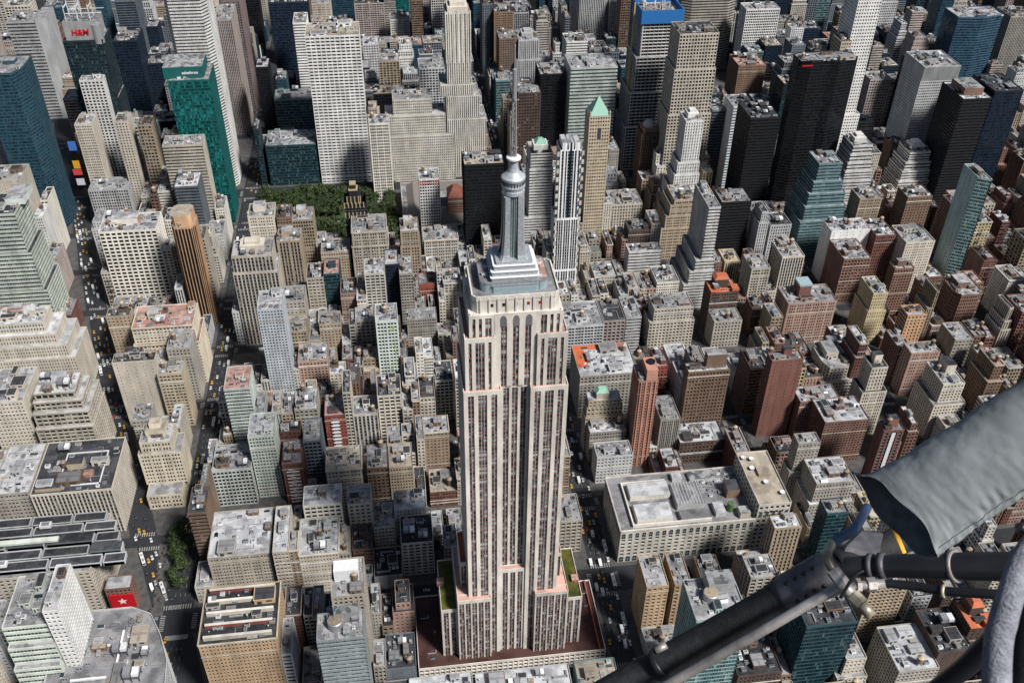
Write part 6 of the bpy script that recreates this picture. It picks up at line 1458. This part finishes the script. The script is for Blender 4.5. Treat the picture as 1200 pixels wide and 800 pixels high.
for t in (.12, .38, .64, .9):
    for an in (-25, 38):
        c = S0 + (S1 - S0) * t + (up_ * math.cos(R(an)) + sd * math.sin(R(an))) * rd; g = MB(); g.lathe([(.0042, 0), (.0040, .0016), (.0022, .0028), (.0002, .003)], MR, 12)
        o = g.obj('rivet', hs, smooth=True); o.location = c - (c - (S0 + (S1 - S0) * t)).normalized() * .0006; o.rotation_euler = (c - (S0 + (S1 - S0) * t)).to_track_quat('Z', 'Y').to_euler()
hz = thing('hydraulic_line', (0, 0, 0), 'hydraulic line with steel nuts, brass elbow, blue hose end and thin black hose', 'hose')
tube('black_hose', 'hose', MR, hz, 16); tube('hose_ring', 'hosering', MB_, hz, 20); tube('hex_nut', 'nut', MS, hz, nut=6); tube('hex_nut', 'nut2', MS, hz, nut=6); tube('pipe_stub', 'pipe', MS, hz, 16); tube('elbow_fitting', 'b1', MB_, hz, 16); tube('hex_nut', 'b2', MS, hz, nut=6); tube('fitting', 'b3', MS, hz, 16); tube('hex_nut', 'b4', MB_, hz, nut=6); tube('fitting', 'b5', MB_, hz, 16); tube('blue_hose', 'bluehose', MBL, hz, 16); tube('cable', 'cable', MR, hz, 8)
ys = thing('strap', (0, 0, 0), 'narrow yellow strap hanging below the grey canvas cover', 'strap'); tube('webbing', 'strap', MY, ys, 12, flat=.35)
# canvas cover: a wrapped open ended sleeve with folds and a stitched hem
A0, A1, A2 = (Vector(p_) for p_ in FG['tarp']); UP = Vector(FG['tarpup']); q = random.Random(2)
cv = thing('canvas_cover', (0, 0, 0), 'grey canvas cover wrapped round a strut, its open end gathered in folds', 'canvas cover')
def tarp_pt(s, t, off=0):
    B_ = .033 * (1 - s) ** 2; K_ = .004
    c = A0 * (1 - s) * (1 - s) + A1 * 2 * s * (1 - s) + A2 * s * s; d = ((A1 - A0) * (1 - s) + (A2 - A1) * s).normalized()
    vd = (Vector(CAMLOC) - c).normalized(); e1 = (vd - d * vd.dot(d)).normalized(); e2 = d.cross(e1); r = .0645 - .010 * s
    a = t * 2 * math.pi
    lw = max(0, math.sin(a + .2)); nz = mnoise.fractal(Vector((s * 7, math.cos(a) * 1.1, math.sin(a) * 1.1)), .9, 2.1, 5)
    n2 = mnoise.noise(Vector((s * 16 + math.cos(a), s * 3 + 2 * math.sin(a) * 1.5, 4.0)))
    fold = .0020 * nz + .0014 * math.sin(2 * a + 5 * s) - .0030 * max(0, n2) ** 2 * (.4 + lw) + .0022 * mnoise.noise(Vector((s * 40, a * 2.5, 1))) * lw
    sag = 1 + .16 * math.exp(-10 * s) * max(0, math.cos(a + 2.5)) ; ell = .86
    rr_ = (r + fold + off) * sag
    return c + e1 * rr_ * math.cos(a) * .72 + e2 * rr_ * math.sin(a) * 1.12 + d * (B_ * math.cos(a) + K_ * math.sin(a) + .003 * math.exp(-8 * s) * math.sin(5 * a))
def tarp_surface(off, n_s=90, n_t=120, s0=0.0, s1=1.0, t0=0, t1=1):
    vs_ = []; fs = []
    for i in range(n_s + 1):
        for j in range(n_t + 1): vs_.append(tuple(tarp_pt(s0 + (s1 - s0) * i / n_s, t0 + (t1 - t0) * j / n_t, off)))
    for i in range(n_s):
        for j in range(n_t): a = i * (n_t + 1) + j; fs.append((a, a + 1, a + n_t + 2, a + n_t + 1))
    return vs_, fs
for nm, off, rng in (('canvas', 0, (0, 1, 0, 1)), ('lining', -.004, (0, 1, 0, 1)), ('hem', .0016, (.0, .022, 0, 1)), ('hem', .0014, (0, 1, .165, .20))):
    v_, f_ = tarp_surface(off, 12 if rng[1] < .1 else 90, 120 if rng[3] - rng[2] > .5 else 8, *rng); me = bpy.data.meshes.new(nm); me.from_pydata(v_, [], f_); me.materials.append(MC if nm != 'lining' else fgmat('canvas_shaded', (.10, .11, .12), .8)); me.polygons.foreach_set('use_smooth', [True] * len(f_)); link(nm, me, cv)  # lining is a darker canvas copy, shade of the open end put into its colour
# grey cloth at the very edge of the frame
cf = thing('fleece_sleeve', (0, 0, 0), 'soft grey fleece sleeve with rolled cuff at the lower edge corner', 'sleeve')
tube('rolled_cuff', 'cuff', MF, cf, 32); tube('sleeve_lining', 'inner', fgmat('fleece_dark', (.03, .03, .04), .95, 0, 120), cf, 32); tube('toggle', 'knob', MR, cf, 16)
cam.dof.use_dof = True; cam.dof.focus_distance = 600; cam.dof.aperture_fstop = 30
